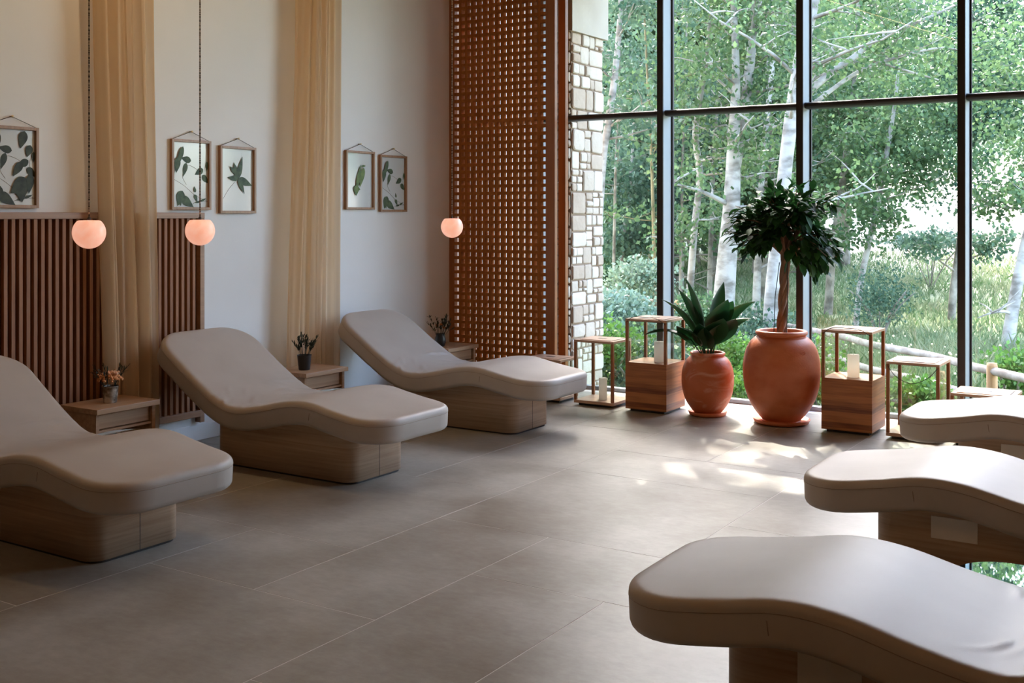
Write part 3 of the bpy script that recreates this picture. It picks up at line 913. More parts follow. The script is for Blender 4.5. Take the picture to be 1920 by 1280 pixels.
# ------------------------------------------------------------------ low round tables of smoked glass between loungers
def make_disc():
    r = empty('round_glass_table')
    mb = MB(); mb.lathe([(0.0, 0.322), (0.157, 0.322), (0.16, 0.324), (0.16, 0.328), (0.157, 0.330), (0.0, 0.330)], n=72, smooth=False); mb.build('glass_top', M['discglass'], r)
    mb = MB(); mb.lathe([(0.0, 0), (0.11, 0), (0.11, 0.008), (0.03, 0.014), (0.018, 0.03), (0.018, 0.30), (0.05, 0.322), (0, 0.322)], n=32); mb.build('pedestal', M['dark'], r)
    return r
proto = make_disc()
for k, (x, y, lb) in enumerate([(-4.66, 3.69, 'round smoked glass table behind the nearest left lounger'),
                                (-4.66, 5.29, 'round smoked glass table behind the middle left lounger, mostly hidden'),
                                (-0.555, 3.69, 'round dark glass table on the right, mirroring the window, between two loungers')]):
    o = proto if k == 0 else copy_tree(proto)
    o.location = (x, y, 0); prop(o, lb, 'glass table', 'low round glass tables')

# ------------------------------------------------------------------ curtains
def curtain(y0b, y1b, y0t, y1t, xc, seed, label):
    r = random.Random(seed)
    n, m = 150, 40
    ph = [(r.uniform(4, 7), r.uniform(0, 6.3), 1.0), (r.uniform(9, 12), r.uniform(0, 6.3), 0.5), (r.uniform(16, 22), r.uniform(0, 6.3), 0.22)]
    vs, fs = [], []
    for j in range(m + 1):
        t = j / m                      # 0 bottom, 1 top
        z = 0.03 + t * (ZC - 0.05)
        tt = min(1, t * 1.45)
        k_ = 3 * tt * tt - 2 * tt ** 3
        a, b = y0b + (y0t - y0b) * k_, y1b + (y1t - y1b) * k_
        for i in range(n + 1):
            u = i / n
            amp = 0.048 * (0.75 + 0.35 * math.sin(3 * t + seed))
            w = sum(q * math.sin(f * 2 * PI * u * 0.75 + p + 0.5 * math.sin(2.2 * t + p)) for f, p, q in ph)
            y = a + (b - a) * u + 0.010 * math.cos(ph[0][0] * 2 * PI * u + 2 * t)
            vs.append((xc + amp * w / 1.4, y, z))
    for j in range(m):
        for i in range(n):
            q = j * (n + 1) + i
            fs.append((q, q + 1, q + n + 2, q + n + 1))
    mb = MB(); mb.add(vs, fs, True)
    return mb.build('sheer_curtain', M['sheer'], None, label=label, cat='curtain', group='sheer cream curtains on the left wall')

# ------------------------------------------------------------------ pendant lamps
def make_pendant():
    r = empty('pendant_lamp')
    R = 0.0775
    a0 = math.asin(0.053 / R)
    prof = [(0.0, -R)] + [(R * math.sin(a), -R * math.cos(a)) for a in np.linspace(0.12, PI - a0, 26)]
    zt = prof[-1][1]
    prof += [(0.045, zt - 0.001 + 0.003), (0.0, zt + 0.003)]
    mb = MB(); mb.lathe(prof, n=48); mb.build('globe', M['globe'], r)
    mb = MB(); mb.lathe([(0, zt), (0.008, zt), (0.008, zt + 0.014), (0.004, zt + 0.02), (0, zt + 0.02)], n=16); mb.build('cord_grip', M['dark'], r)
    mb = MB(); mb.tube([(0, 0, zt + 0.015), (0, 0, ZC - 1.355 - 0.01)], 0.0038, 8); mb.build('cord', M['cord'], r)
    mb = MB(); mb.lathe([(0, ZC - 1.355 - 0.02), (0.05, ZC - 1.355 - 0.02), (0.05, ZC - 1.355), (0, ZC - 1.355)], n=24); mb.build('ceiling_rose', M['dark'], r)
    return r
proto = make_pendant()
def on_x(px, x):
    dx = -math.sin(TH) + math.cos(TH) * (px - 960) / 2090.0
    dy = math.cos(TH) + math.sin(TH) * (px - 960) / 2090.0
    return x / dx * dy
for k, (px, lb) in enumerate([(167, 'glowing peach globe pendant on the left, in front of the slatted panel'),
                              (375, 'glowing peach globe pendant hanging by the end of the slatted panel'),
                              (847.5, 'small glowing peach globe pendant beside the lattice screen')]):
    o = proto if k == 0 else copy_tree(proto)
    o.location = (-4.6, on_x(px, -4.6), 1.353); prop(o, lb, 'pendant lamp', 'globe pendant lamps')

def curt(px0b, px1b, px0t, px1t, xc, seed, label):
    curtain(on_x(px0b, xc), on_x(px1b, xc), on_x(px0t, xc), on_x(px1t, xc), xc, seed, label)
curt(198, 302, 172, 288, -5.40, 1, 'cream sheer curtain nearer the left edge, falling in front of the slatted panel')
curt(538, 634, 560, 634, -5.40, 5, 'cream sheer curtain further right, between the two pairs of pictures')

# ------------------------------------------------------------------ pressed-leaf pictures
HN = [0]
def heart(mb, c, ang, s, w=0.62, skew=0.0, dx=0.006):
    HN[0] += 1
    dx = 0.0058 + 0.00035 * (HN[0] % 25)
    """flat leaf in the picture plane (y right, z up), pointing along ang"""
    n = 14
    out = []
    for k in range(n):
        t = k / (n - 1)
        out.append((t, 0.5 * w * math.sin(PI * t ** 0.72) * (1 - 0.25 * t)))
    pts = out + [(a, -b) for a, b in reversed(out[1:-1])]
    ca, sa = math.cos(ang), math.sin(ang)
    vs = []
    for a, b in pts:
        b += skew * a * a
        vs.append((dx, c[0] + s * (a * ca - b * sa), c[1] + s * (a * sa + b * ca)))
    top = [(v[0] + 0.0002, v[1], v[2]) for v in vs]
    K = len(vs)
    mb.add(vs + top, [tuple(range(K)), tuple(range(2 * K - 1, K - 1, -1))] + [(i, K + i, K + (i + 1) % K, (i + 1) % K) for i in range(K)])
def stem(mb, pts, r=0.0009, dx=0.0062):
    mb.tube(smooth_pts([(dx, a, b) for a, b in pts], 5), r, 5)
FW, FH = 0.318, 0.442
def picture(y0, zb, style, label, w=FW, h=FH):
    e = empty('pressed_leaf_picture', (XW + 0.001, y0, zb), 0, label, 'picture', 'pressed leaf pictures on the left wall')
    b, dp = 0.0165, 0.024
    mb = MB()
    mb.box(0, dp, 0, b, 0, h); mb.box(0, dp, w - b, w, 0, h); mb.box(0, dp, b, w - b, 0, b); mb.box(0, dp, b, w - b, h - b, h)
    mb.build('frame', M['frame_wood'], e, bevel=0.0012)
    mb = MB(); mb.box(0.003, 0.0055, b, w - b, b, h - b); mb.build('glass_pane', M['pane'], e)
    mb = MB(); mb.tube([(0.012, 0.006, h - 0.002), (0.014, w / 2, h + 0.052), (0.012, w - 0.006, h - 0.002)], 0.0018, 6); mb.build('hanging_cord', M['string'], e)
    mb = MB(); mb.lathe([(0, 0), (0.0045, 0), (0.0045, 0.018), (0.007, 0.020), (0.007, 0.025), (0, 0.026)], n=14)
    k = mb.build('nail', M['brass'], e); k.location = (0.0, w / 2, h + 0.052); k.rotation_euler = (0, PI / 2, 0)
    P = lambda u, v: (w * u, h * v)
    fm = MB(); sm = MB(); mt = M['pressed']
    if style == 'vine' or style == 'vine_dark' or style == 'vine_big':
        if style == 'vine_big': mt = M['pressed_dark']
        stem(sm, [P(.06, .44), P(.35, .34), P(.6, .22), P(.95, .12)]); stem(sm, [P(.48, .06), P(.7, .12), P(.93, .12)])
        stem(sm, [P(.40, .36), P(.30, .48), P(.42, .63), P(.62, .60), P(.78, .52)]); stem(sm, [P(.09, .44), P(.08, .62), P(.2, .78)])
        stem(sm, [P(.93, .42), P(.85, .55), P(.93, .7)])
        heart(fm, P(.30, .90), -PI / 2 - .35, .14, .30); heart(fm, P(.17, .74), -PI / 2 - .15, .10, .55)
        heart(fm, P(.52, .70), PI - .2, .085, .55); heart(fm, P(.40, .67), -PI / 2 - .3, .095, .45)
        heart(fm, P(.83, .59), PI + .5, .08, .6); heart(fm, P(.80, .50), -.75, .075, .6)
        heart(fm, P(.30, .27), -PI / 2 - .4, .105, .72); heart(fm, P(.26, .18), -.55, .12, .55); heart(fm, P(.20, .25), -PI / 2 + .2, .09, .6)
        heart(fm, P(.60, .22), -PI / 2 + .5, .05, .6); heart(fm, P(.75, .12), .4, .055, .3); heart(fm, P(.75, .12), PI + .2, .05, .3); heart(fm, P(.92, .70), -PI / 2, .06, .4)
        heart(fm, P(.62, .25), PI / 2 + .2, .04, .5)
        if style == 'vine_big':
            heart(fm, P(.75, .95), -PI / 2 - .25, .10, .6); heart(fm, P(.86, .78), -PI / 2 - .3, .07, .7); heart(fm, P(.80, .36), -PI / 2 - .9, .13, .7); heart(fm, P(.66, .36), -PI / 2 + .1, .13, .7)
            heart(fm, P(.86, .42), -PI / 2 - .1, .11, .5); heart(fm, P(.08, .62), -PI / 2 + .15, .17, .5); heart(fm, P(.05, .1), .4, .08, .6); heart(fm, P(.7, .57), -PI / 2 - .6, .10, .5)
    elif style == 'palm':
        c = P(.52, .52)
        stem(sm, [P(.12, .22), P(.3, .38), P(.51, .51)])
        heart(fm, c, PI / 2 - .26, .155, .30); heart(fm, c, PI / 2 + .35, .115, .42); heart(fm, c, PI - .05, .095, .42)
        heart(fm, P(.46, .60), PI / 2 + .9, .07, .5)
        heart(fm, c, -.35, .135, .42); heart(fm, c, -1.05, .115, .36)
    elif style == 'club':
        mt = M['pressed_lime']
        heart(fm, P(.40, .38), PI / 2 - .25, .18, .26); heart(fm, P(.64, .72), -PI / 2 - .3, .16, .34); heart(fm, P(.38, .42), -PI / 2 - .05, .085, .78); heart(fm, P(.30, .36), -.1, .07, .8)
        heart(fm, P(.55, .74), .1, .05, .4); stem(sm, [P(.55, .7), P(.45, .5), P(.42, .3)])
    fm.build('pressed_leaves', mt, e)
    sm.build('pressed_stems', M['stemtan'], e)
k_ = 5.53 / 5.2
picture(3.77 - FW, 1.475, 'vine_big', 'oak framed picture with large dark leaves at the left edge of the photo')
picture(4.692, 1.470, 'vine', 'framed green trailing vine, left one of the middle pair, behind the second pendant')
picture(5.088, 1.448, 'palm', 'framed five-fingered green leaf, right one of the middle pair')
picture(6.322, 1.478, 'club', 'framed single yellow-green leaf, left one of the farther pair', w=0.332)
picture(6.722, 1.462, 'vine_dark', 'framed dark curling vine, rightmost picture on the wall', w=0.332)

# ------------------------------------------------------------------ wooden lanterns along the window
def candle(loc, h, rr, label):
    e = empty('pillar_candle', loc, 0, label, 'candle', 'white pillar candles in the lanterns')
    mb = MB(); mb.lathe([(0, 0), (rr - 0.002, 0), (rr, 0.002), (rr, h - 0.003), (rr - 0.003, h), (rr * 0.6, h - 0.004), (0, h - 0.006)], n=32); mb.build('wax', M['wax'], e)
    mb = MB(); mb.tube([(0, 0, h - 0.008), (0.001, 0, h + 0.010)], 0.0012, 6); mb.build('wick', M['string'], e)
    return e
def lantern(loc, W, hgt, box_h, label, handle=True, D=None):
    D = D or W
    e = empty('wooden_lantern', loc, 0, label, 'lantern', 'teak and glass lanterns along the window')
    p = 0.021
    mb = MB(); mb.box(0.028, W - 0.028, 0.028, D - 0.028, 0, 0.022); mb.build('plinth', M['dark'], e)
    z0 = 0.020
    if box_h:
        mb = MB(); mb.box(0, W, 0, D, z0, box_h); mb.build('box', M['planks'], e, bevel=0.002)
        zb = box_h
    else:
        mb = MB(); mb.box(0.0, W, 0.0, D, z0, z0 + 0.022); mb.build('base_board', M['teak_x'], e, bevel=0.0015)
        zb = z0 + 0.022
    zt = hgt - 0.021
    for i, (x, y) in enumerate([(0, 0), (W - p, 0), (0, D - p), (W - p, D - p)]):
        mb = MB(); mb.box(x, x + p, y, y + p, zb, zt); mb.build('corner_post', M['teak'], e, bevel=0.0012)
    mb = MB()
    mb.box(0, W, 0, D, zt, hgt - 0.004); t_ = mb.build('top_board', M['teak_x'], e, bevel=0.0012)
    mb = MB(); mb.box(0.035, W - 0.035, 0.03, D - 0.03, hgt - 0.004, hgt); ld = mb.build('lid', M['teak_x'], t_)
    mb = MB(); mb.box(W / 2 - 0.034, W / 2 + 0.034, D / 2 - 0.016, D / 2 + 0.016, hgt, hgt + 0.0008); mb.build('finger_slot', M['dark'], t_)
    for gx in (0.031, W - 0.035):
        mb = MB(); mb.box(gx, gx + 0.004, 0.028, D - 0.028, hgt - 0.004, hgt - 0.0032); mb.build('lid_joint', M['dark'], t_)
    mb = MB(); mb.box(0.05, W - 0.05, 0.05, D - 0.05, zt - 0.008, zt); mb.build('lid_batten', M['dark'], t_)
    for nm, a in (('front', (p, W - p, p / 2, p / 2)), ('back', (p, W - p, D - p / 2, D - p / 2))):
        mb = MB(); mb.add([(a[0], a[2], zb), (a[1], a[2], zb), (a[1], a[2], zt), (a[0], a[2], zt)], [(0, 1, 2, 3)]); mb.build('glass_pane', M['lglass'], e)
    for x in (p / 2, W - p / 2):
        mb = MB(); mb.add([(x, p, zb), (x, D - p, zb), (x, D - p, zt), (x, p, zt)], [(0, 1, 2, 3)]); mb.build('glass_pane', M['lglass'], e)
    if handle:
        mb = MB(); mb.tube(smooth_pts([(p * 0.5, -0.003, zt - 0.01), (W * 0.22, -0.03, zt - 0.075 if handle == 'down' else hgt + 0.01), (W * 0.5, -0.035, zt - 0.11 if handle == 'down' else hgt + 0.016), (W * 0.78, -0.03, zt - 0.075 if handle == 'down' else hgt + 0.010), (W - p * 0.5, -0.003, zt - 0.01)], 8), 0.0022, 6)
        mb.build('wire_handle', M['string'], e)
    return e
lantern((-4.60, 7.35, 0), 0.335, 0.332, 0, 'low teak lantern on the left, just behind the foot of the farthest left lounger', handle=None, D=0.28)
lantern((-4.150, 7.355, 0), 0.333, 0.500, 0, 'open teak lantern with a candle on its base, left of the tall box lantern', handle=None, D=0.30)
lantern((-3.708, 7.34, 0), 0.328, 0.682, 0.360, 'tall teak box lantern left of the small terracotta pot', handle=True, D=0.33)
lantern((-2.258, 7.34, 0), 0.332, 0.682, 0.360, 'tall teak box lantern right of the big terracotta pot', handle=True, D=0.33)
lantern((-1.835, 7.325, 0), 0.328, 0.503, 0, 'empty open teak lantern right of the right box lantern', handle='down', D=0.33)
lantern((-1.443, 7.325, 0), 0.365, 0.334, 0, 'low teak lantern at the right edge, behind the farthest right lounger', handle=None, D=0.33)
candle((-4.150 + 0.19, 7.355 + 0.11, 0.042), 0.165, 0.031, 'white pillar candle at the bottom of the open lantern on the left')
candle((-3.708 + 0.215, 7.34 + 0.12, 0.360), 0.150, 0.037, 'white pillar candle in the box lantern left of the pots')
candle((-2.258 + 0.175, 7.34 + 0.13, 0.360), 0.150, 0.039, 'white pillar candle in the box lantern right of the pots')

# ------------------------------------------------------------------ terracotta pots and plants
def pot(name, loc, R, Hh, label, cat='planter', clay='terra'):
    e = empty(name, loc, 0, label, cat)
    q = [(0.0, 0.028), (0.47, 0.028), (0.50, 0.045), (0.64, 0.11), (0.79, 0.20), (0.90, 0.30), (0.975, 0.43), (1.0, 0.56), (0.985, 0.68), (0.92, 0.79), (0.82, 0.87), (0.70, 0.92), (0.635, 0.935), (0.62, 0.945), (0.665, 0.96), (0.675, 0.975), (0.66, 0.992), (0.62, 1.0), (0.57, 0.992), (0.555, 0.95), (0.60, 0.90)]
    pr = smooth_pts([(R * a, 0, Hh * b) for a, b in q], 4)
    mb = MB(); mb.lathe([(max(p.x, 0), p.z) for p in pr], n=64, cap=False); mb.build('pot', M[clay], e)
    mb = MB(); mb.lathe([(0, 0), (0.60 * R, 0), (0.70 * R, 0.008), (0.745 * R, 0.030), (0.72 * R, 0.033), (0.66 * R, 0.016), (0, 0.014)], n=64); mb.build('saucer', M['terra'], e)
    mb = MB(); mb.lathe([(0, Hh * 0.93), (0.57 * R, Hh * 0.925)], n=32, cap=False); mb.build('soil', M['soil'], e)
    # small stamped maker's mark, pressed dots and a ring
    mb = MB()
    a0 = -0.62
    rr = R * 0.90
    for k in range(14):
        t = k / 14 * 2 * PI
        a = a0 + 0.085 * math.cos(t); z = Hh * 0.80 + 0.014 * math.sin(t)
        rad = np.interp(z / Hh, [0.56, 0.68, 0.79, 0.87, 0.92], [1.0, 0.985, 0.92, 0.82, 0.70]) * R
        blob(mb, (rad * math.cos(a), rad * math.sin(a), z), 0.0030, n=4)
    for k in range(9):
        a = a0 - 0.06 + 0.015 * k; z = Hh * 0.80 + 0.004 * math.sin(k * 2.1)
        rad = np.interp(z / Hh, [0.56, 0.68, 0.79, 0.87, 0.92], [1.0, 0.985, 0.92, 0.82, 0.70]) * R
        blob(mb, (rad * math.cos(a), rad * math.sin(a), z), 0.0026, n=4)
    for k in range(3):
        a = a0 - 0.03 + 0.03 * k; z = Hh * 0.80 + 0.024 + 0.004 * (k == 1)
        rad = np.interp(z / Hh, [0.56, 0.68, 0.79, 0.87, 0.92], [1.0, 0.985, 0.92, 0.82, 0.70]) * R
        blob(mb, (rad * math.cos(a), rad * math.sin(a), z), 0.0028, n=4)
    mb.build('stamp', M['terra'], e)
    return e
PB = (-2.585, 7.50, 0.0)
PS = (-3.130, 7.50, 0.0)
pot('terracotta_jar', PB, 0.262, 0.640, 'big rounded terracotta jar on a saucer, holding the little tree')
pot('terracotta_jar', PS, 0.186, 0.455, 'smaller terracotta jar on a saucer, holding broad upright leaves', clay='terra_bloomed')

# ficus standard tree
fic = empty('ficus_tree', (PB[0], PB[1], 0.59), 0, 'ficus with a braided trunk and round dark leafy crown in the big jar', 'potted tree')
r = random.Random(21)
mb = MB()
for q in range(3):
    pts = []
    for k in range(26):
        z = k / 25 * 0.62
        a = q * 2 * PI / 3 + z * 13
        rr = 0.020 * (1 - 0.25 * z / 0.62)
        pts.append((0.03 * z / 0.6 + rr * math.cos(a), rr * math.sin(a), z))
    mb.tube(smooth_pts(pts, 2), 0.0195, 8)
tr_ = mb.build('trunk', M['bark'], fic)
for sx in (-0.045, 0.045):
    mb = MB(); mb.tube([(sx, -0.03, 0.0), (sx + 0.01, -0.03, 0.28), (sx * 0.6 + 0.02, -0.02, 0.52)], 0.003, 6); mb.build('support_cane', M['string'], fic)
cc = Vector((0.045, 0.0, 0.765))
tips = []
mb = MB()
for k in range(64):
    a = r.uniform(0, 2 * PI); el = math.asin(r.uniform(-0.65, 1))
    d = Vector((math.cos(a) * math.cos(el), math.sin(a) * math.cos(el), math.sin(el)))
    ext = Vector((0.40, 0.34, 0.27))
    e_ = cc + Vector((d.x * ext.x, d.y * ext.y, d.z * ext.z)) * r.uniform(0.72, 1.04)
    if d.x > 0.3 and d.z < 0.3: e_.z -= r.uniform(0.04, 0.22)
    b0 = Vector((0.03, 0, 0.55 + r.uniform(0, 0.08)))
    mid = b0.lerp(e_, 0.5) + Vector((0, 0, 0.07))
    pts = smooth_pts([b0, mid, e_], 5)
    mb.tube(pts, [0.010 * (1 - 0.8 * i / (len(pts) - 1)) for i in range(len(pts))], 5)
    tips.append(pts)
mb.build('branches', M['bark'], fic)
mb = MB()
for pts in tips:
    for _ in range(22):
        t = r.uniform(0.35, 1.0) ** 0.7
        p = pts[min(len(pts) - 1, int(t * (len(pts) - 1)))]
        p = p + Vector((r.uniform(-.05, .05), r.uniform(-.05, .05), r.uniform(-.05, .05)))
        out = (p - cc).normalized()
        d = out * 0.9 + Vector((r.uniform(-.8, .8), r.uniform(-.8, .8), r.uniform(-.9, .35)))
        leaf_quad(mb, p, d, r.uniform(0.07, 0.10), r.uniform(0.042, 0.056), curl=r.uniform(0, .35))
ff = [r.random() for _ in range(len(mb.f) // 6 + 1)]
mb.build('leaves', M['leafdark'], fic, attr=[ff[i // 6] for i in range(len(mb.f))])

# aspidistra
asp = empty('broad_leaf_plant', (PS[0], PS[1], 0.415), 0, 'plant with broad pointed dark green leaves in the smaller jar', 'potted plant')
r = random.Random(8)
#        sideways x, depth y, length, width, stem, lean out
LV = [(-0.16, 0.02, 0.36, 0.105, 0.20, 0.32), (-0.30, -0.02, 0.40, 0.09, 0.17, 0.62), (0.02, 0.06, 0.38, 0.13, 0.20, 0.06), (-0.05, -0.05, 0.42, 0.12, 0.20, 0.06),
      (0.14, 0.02, 0.27, 0.15, 0.20, 0.30), (0.30, -0.03, 0.30, 0.12, 0.20, 0.90), (0.24, 0.08, 0.36, 0.10, 0.20, 0.62), (0.17, -0.12, 0.30, 0.17, 0.10, 0.50),
      (-0.10, -0.16, 0.26, 0.17, 0.10, 0.70), (-0.26, -0.10, 0.36, 0.11, 0.17, 1.35), (0.10, -0.05, 0.32, 0.13, 0.18, 0.30), (-0.12, 0.08, 0.30, 0.11, 0.18, 0.32), (0.22, -0.08, 0.28, 0.16, 0.12, 0.55), (0.0, -0.14, 0.26, 0.16, 0.08, 0.45)]
for k, (dx, dy, L_, w_, st_, lean) in enumerate(LV):
    w_ *= 1.22
    hd = Vector((dx, dy, 0)); hd = hd.normalized() if hd.length > 1e-3 else Vector((1, 0, 0))
    p0 = Vector((hd.x * 0.02 + r.uniform(-.02, .02), hd.y * 0.02 + r.uniform(-.02, .02), -0.01))
    p1 = p0 + Vector((hd.x * math.sin(lean * .5) * st_, hd.y * math.sin(lean * .5) * st_, st_ * math.cos(lean * .5)))
    n = 12
    vs, fs = [], []
    p = p1.copy(); a = lean * 0.6
    side = Vector((-hd.y, hd.x, 0))
    tw = r.uniform(-.6, .6)
    side = (side * math.cos(tw) + hd * math.sin(tw)).normalized()
    if abs(side.y) > 0.75: side = Vector((0.8, side.y * .5, 0)).normalized()
    for i in range(n + 1):
        t = i / n
        d = Vector((hd.x * math.sin(a), hd.y * math.sin(a), math.cos(a)))
        nn = side.cross(d)
        ww = w_ * 0.5 * math.sin(PI * (0.03 + 0.97 * t) ** 0.8) ** 0.85 if t < 1 else 0.0005
        vs += [p - side * ww + nn * ww * 0.35, p - side * ww * .5 + nn * ww * 0.08, p, p + side * ww * .5 + nn * ww * 0.08, p + side * ww + nn * ww * 0.35]
        p = p + d * (L_ / n)
        a += (0.055 + 0.05 * lean)
    for i in range(n):
        for j in range(4):
            q = i * 5 + j
            fs.append((q, q + 1, q + 6, q + 5))
    mb = MB(); mb.add(vs, fs, True); mb.tube([p0, (p0 + p1) / 2, p1 + Vector((0, 0, .01))], 0.004, 6)
    o = mb.build('leaf', M['aspid'], asp, attr=[(0.2 + 0.8 * ((k * 37) % 10) / 10)] * len(mb.f))

# ------------------------------------------------------------------ the garden outside
from mathutils import noise as MN
GY = [8.0, 9.0, 11.0, 13.0, 17.0, 24.0, 32.0, 48.0, 64.0, 95.0, 150.0]
GZ = [-0.30, -0.55, -0.78, -0.72, -0.50, -0.28, 0.05, 1.6, 4.4, 10.5, 24.0]
def gz(x, y):
    z = float(np.interp(y, GY, GZ))
    return z + 0.12 * MN.noise(Vector((x * 0.25, y * 0.25, 0))) + (0.9 * MN.noise(Vector((x * 0.05, y * 0.05, 3))) if y > 40 else 0)
xs = np.concatenate([np.linspace(-90, -22, 20), np.linspace(-20, 12, 80), np.linspace(14, 80, 18)])
ys = np.concatenate([np.linspace(8.16, 20, 50), np.linspace(20.5, 50, 50), np.linspace(52, 150, 36)])
V = [(x, y, gz(x, y)) for y in ys for x in xs]
nx_ = len(xs)
F = [(j * nx_ + i, j * nx_ + i + 1, (j + 1) * nx_ + i + 1, (j + 1) * nx_ + i) for j in range(len(ys) - 1) for i in range(nx_ - 1)]
np_mesh('ground', V, F, M['ground'], smooth=True, kind='structure')

def W(px, py, d):
    """a world point seen from the window at that bearing, height and distance"""
    fx, fy = -math.sin(TH), math.cos(TH)
    rx, ry = math.cos(TH), math.sin(TH)
    q = (px - 960) / 2090.0
    return Vector((d * (fx + rx * q), d * (fy + ry * q), H - d * (py - 402) / 2090.0))

def leaf_cloud(blobs, n, size, seed):
    """blobs: (centre, radii); diamond leaves scattered through them, denser towards the shell"""
    g = np.random.default_rng(seed)
    vol = np.array([b[1][0] * b[1][1] * b[1][2] for b in blobs]); vol = vol ** 0.7; vol /= vol.sum()
    idx = g.choice(len(blobs), n, p=vol)
    cen = np.array([list(b[0]) for b in blobs])[idx]; rad = np.array([list(b[1]) for b in blobs])[idx]
    d = g.normal(size=(n, 3)); d /= np.linalg.norm(d, axis=1)[:, None]
    # clumpy: snap part of the directions towards a few sprays
    rr = g.random(n) ** 0.45
    P = cen + d * rad * rr[:, None]
    cl = g.normal(size=(max(8, n // 40), 3)); ci = g.integers(0, len(cl), n)
    P += cl[ci] * 0.10 * rad * 1.0 + g.normal(size=(n, 3)) * size * 0.6
    t = g.normal(size=(n, 3)); t[:, 2] -= 0.4; t /= np.linalg.norm(t, axis=1)[:, None]
    u = g.normal(size=(n, 3)); s = np.cross(t, u); s /= np.linalg.norm(s, axis=1)[:, None]
    L_ = size * (0.7 + 0.6 * g.random(n))[:, None]
    w_ = L_ * 0.36
    Vv = np.stack([P - t * L_ * .5, P + s * w_ - t * L_ * .05, P + t * L_ * .5, P - s * w_ - t * L_ * .05], axis=1).reshape(-1, 3)
    Ff = np.arange(4 * n).reshape(n, 4)
    tone = np.clip(g.normal(0.45, 0.26, n), 0, 1)
    return Vv, Ff, tone

def branchy(mb, pts, radii, seed, nb, blen, rb=0.35, up=0.35, levels=1, bias=None):
    r = random.Random(seed)
    ends = []
    for k in range(nb):
        t = r.uniform(0.25, 0.98)
        f = t * (len(pts) - 1); i = int(f)
        p = Vector(pts[i]).lerp(Vector(pts[min(i + 1, len(pts) - 1)]), f - i)
        rad = radii[i] * rb
        a = r.uniform(0, 2 * PI)
        d = Vector((math.cos(a), math.sin(a), r.uniform(-0.1, 0.9) * up * 2)).normalized()
        if bias: d = (d + bias).normalized()
        L_ = blen * r.uniform(0.5, 1.2)
        q = [p]
        for s in range(4):
            d = (d + Vector((r.uniform(-.25, .25), r.uniform(-.25, .25), r.uniform(-.18, .22)))).normalized()
            q.append(q[-1] + d * L_ / 4)
        mb.tube(q, [rad, rad * .8, rad * .6, rad * .4, rad * .2], 6)
        ends += q[2:]
        if levels > 1:
            ends += branchy(mb, q, [rad] * 5, seed * 7 + k, 3, blen * 0.5, 0.5, up, levels - 1)
    return ends

def tree(trunks, d, leafmat, barkmat, label, crown, n, size, seed, cat='tree', group=None, nb=10, blen=1.5, name='tree'):
    """trunks: list of [(px, py, width_px), ...] bottom to top; crown: list of (px, py, rx, rz) sizes in metres"""
    first = W(trunks[0][0][0], trunks[0][0][1], d)
    base = Vector((first.x, first.y, gz(first.x, first.y)))
    e = empty(name, base, 0, label, cat, group)
    mb = MB(); ends = []
    for k, tk in enumerate(trunks):
        P = [W(a, b, d + 0.25 * k) - base for a, b, _ in tk]
        R_ = [w * (d + 0.25 * k) / 2090.0 / 2 for _, _, w in tk]
        if k == 0:
            dirv = (P[0] - P[1]); dirv = dirv / max(abs(dirv.z), 1e-3)
            if P[0].z > 0.05:
                P = [Vector((P[0].x + dirv.x * P[0].z * .6, P[0].y, -0.15))] + P; R_ = [R_[0] * 1.15] + R_
        # carry on above the view
        Pn = smooth_pts(P, 5)
        Rn = list(np.interp(np.linspace(0, len(R_) - 1, len(Pn)), range(len(R_)), R_))
        mb.tube(Pn, Rn, 10)
        ends += branchy(mb, Pn, Rn, seed + k, nb, blen, levels=2)
    mb.build('trunk', barkmat, e)
    bl = []
    for (px, py, rx, rz) in crown:
        c = W(px, py, d) - base
        bl.append((c, (rx, rx * 0.9, rz)))
    for q in ends[::3]:
        if q.z > 1.2: bl.append((q, (0.35, 0.35, 0.25)))
    V, F, T = leaf_cloud(bl, n, size, seed)
    np_mesh('foliage', V, F, leafmat, e, tone=T)
    return e

TR = {}
tree([[(1128, 330, 15), (1140, 235, 15), (1152, 150, 13), (1158, 90, 12), (1163, 20, 10), (1170, -120, 8)]], 15, M['leaf_b'], M['birch'],
     'pale bent birch rising from behind the stone wall', [(1190, -60, 1.2, .7), (1205, 70, .55, .45), (1150, -150, 1.3, .9)], 3600, 0.075, 31, nb=8, blen=1.0, name='birch_tree')
TR['t2'] = tree([[(1290, 600, 14), (1302, 430, 13), (1312, 330, 13), (1304, 250, 12), (1316, 160, 12), (1330, 60, 9), (1340, -120, 7)]], 17, M['leaf_a'], M['birch'],
     'slim pale tree just right of the first mullion', [(1300, 60, .9, .7), (1285, 170, .6, .5), (1320, -90, 1.5, .9)], 5200, 0.075, 32, nb=9, blen=1.2, name='poplar_tree')
TR['t3'] = tree([[(1352, 640, 46), (1362, 500, 38), (1372, 380, 32), (1376, 260, 24), (1380, 140, 15), (1376, 20, 12), (1370, -150, 8)],
      [(1374, 330, 26), (1392, 230, 20), (1404, 140, 19), (1412, 60, 16), (1418, -20, 14), (1424, -180, 9)]], 16, M['leaf_a'], M['birch'],
     'thick ivy-veined twin-trunk pale tree left of the ficus crown', [(1410, -60, 1.5, .9), (1360, 40, .8, .6), (1440, 100, .6, .5)], 6000, 0.075, 33, nb=14, blen=1.3, name='poplar_tree')
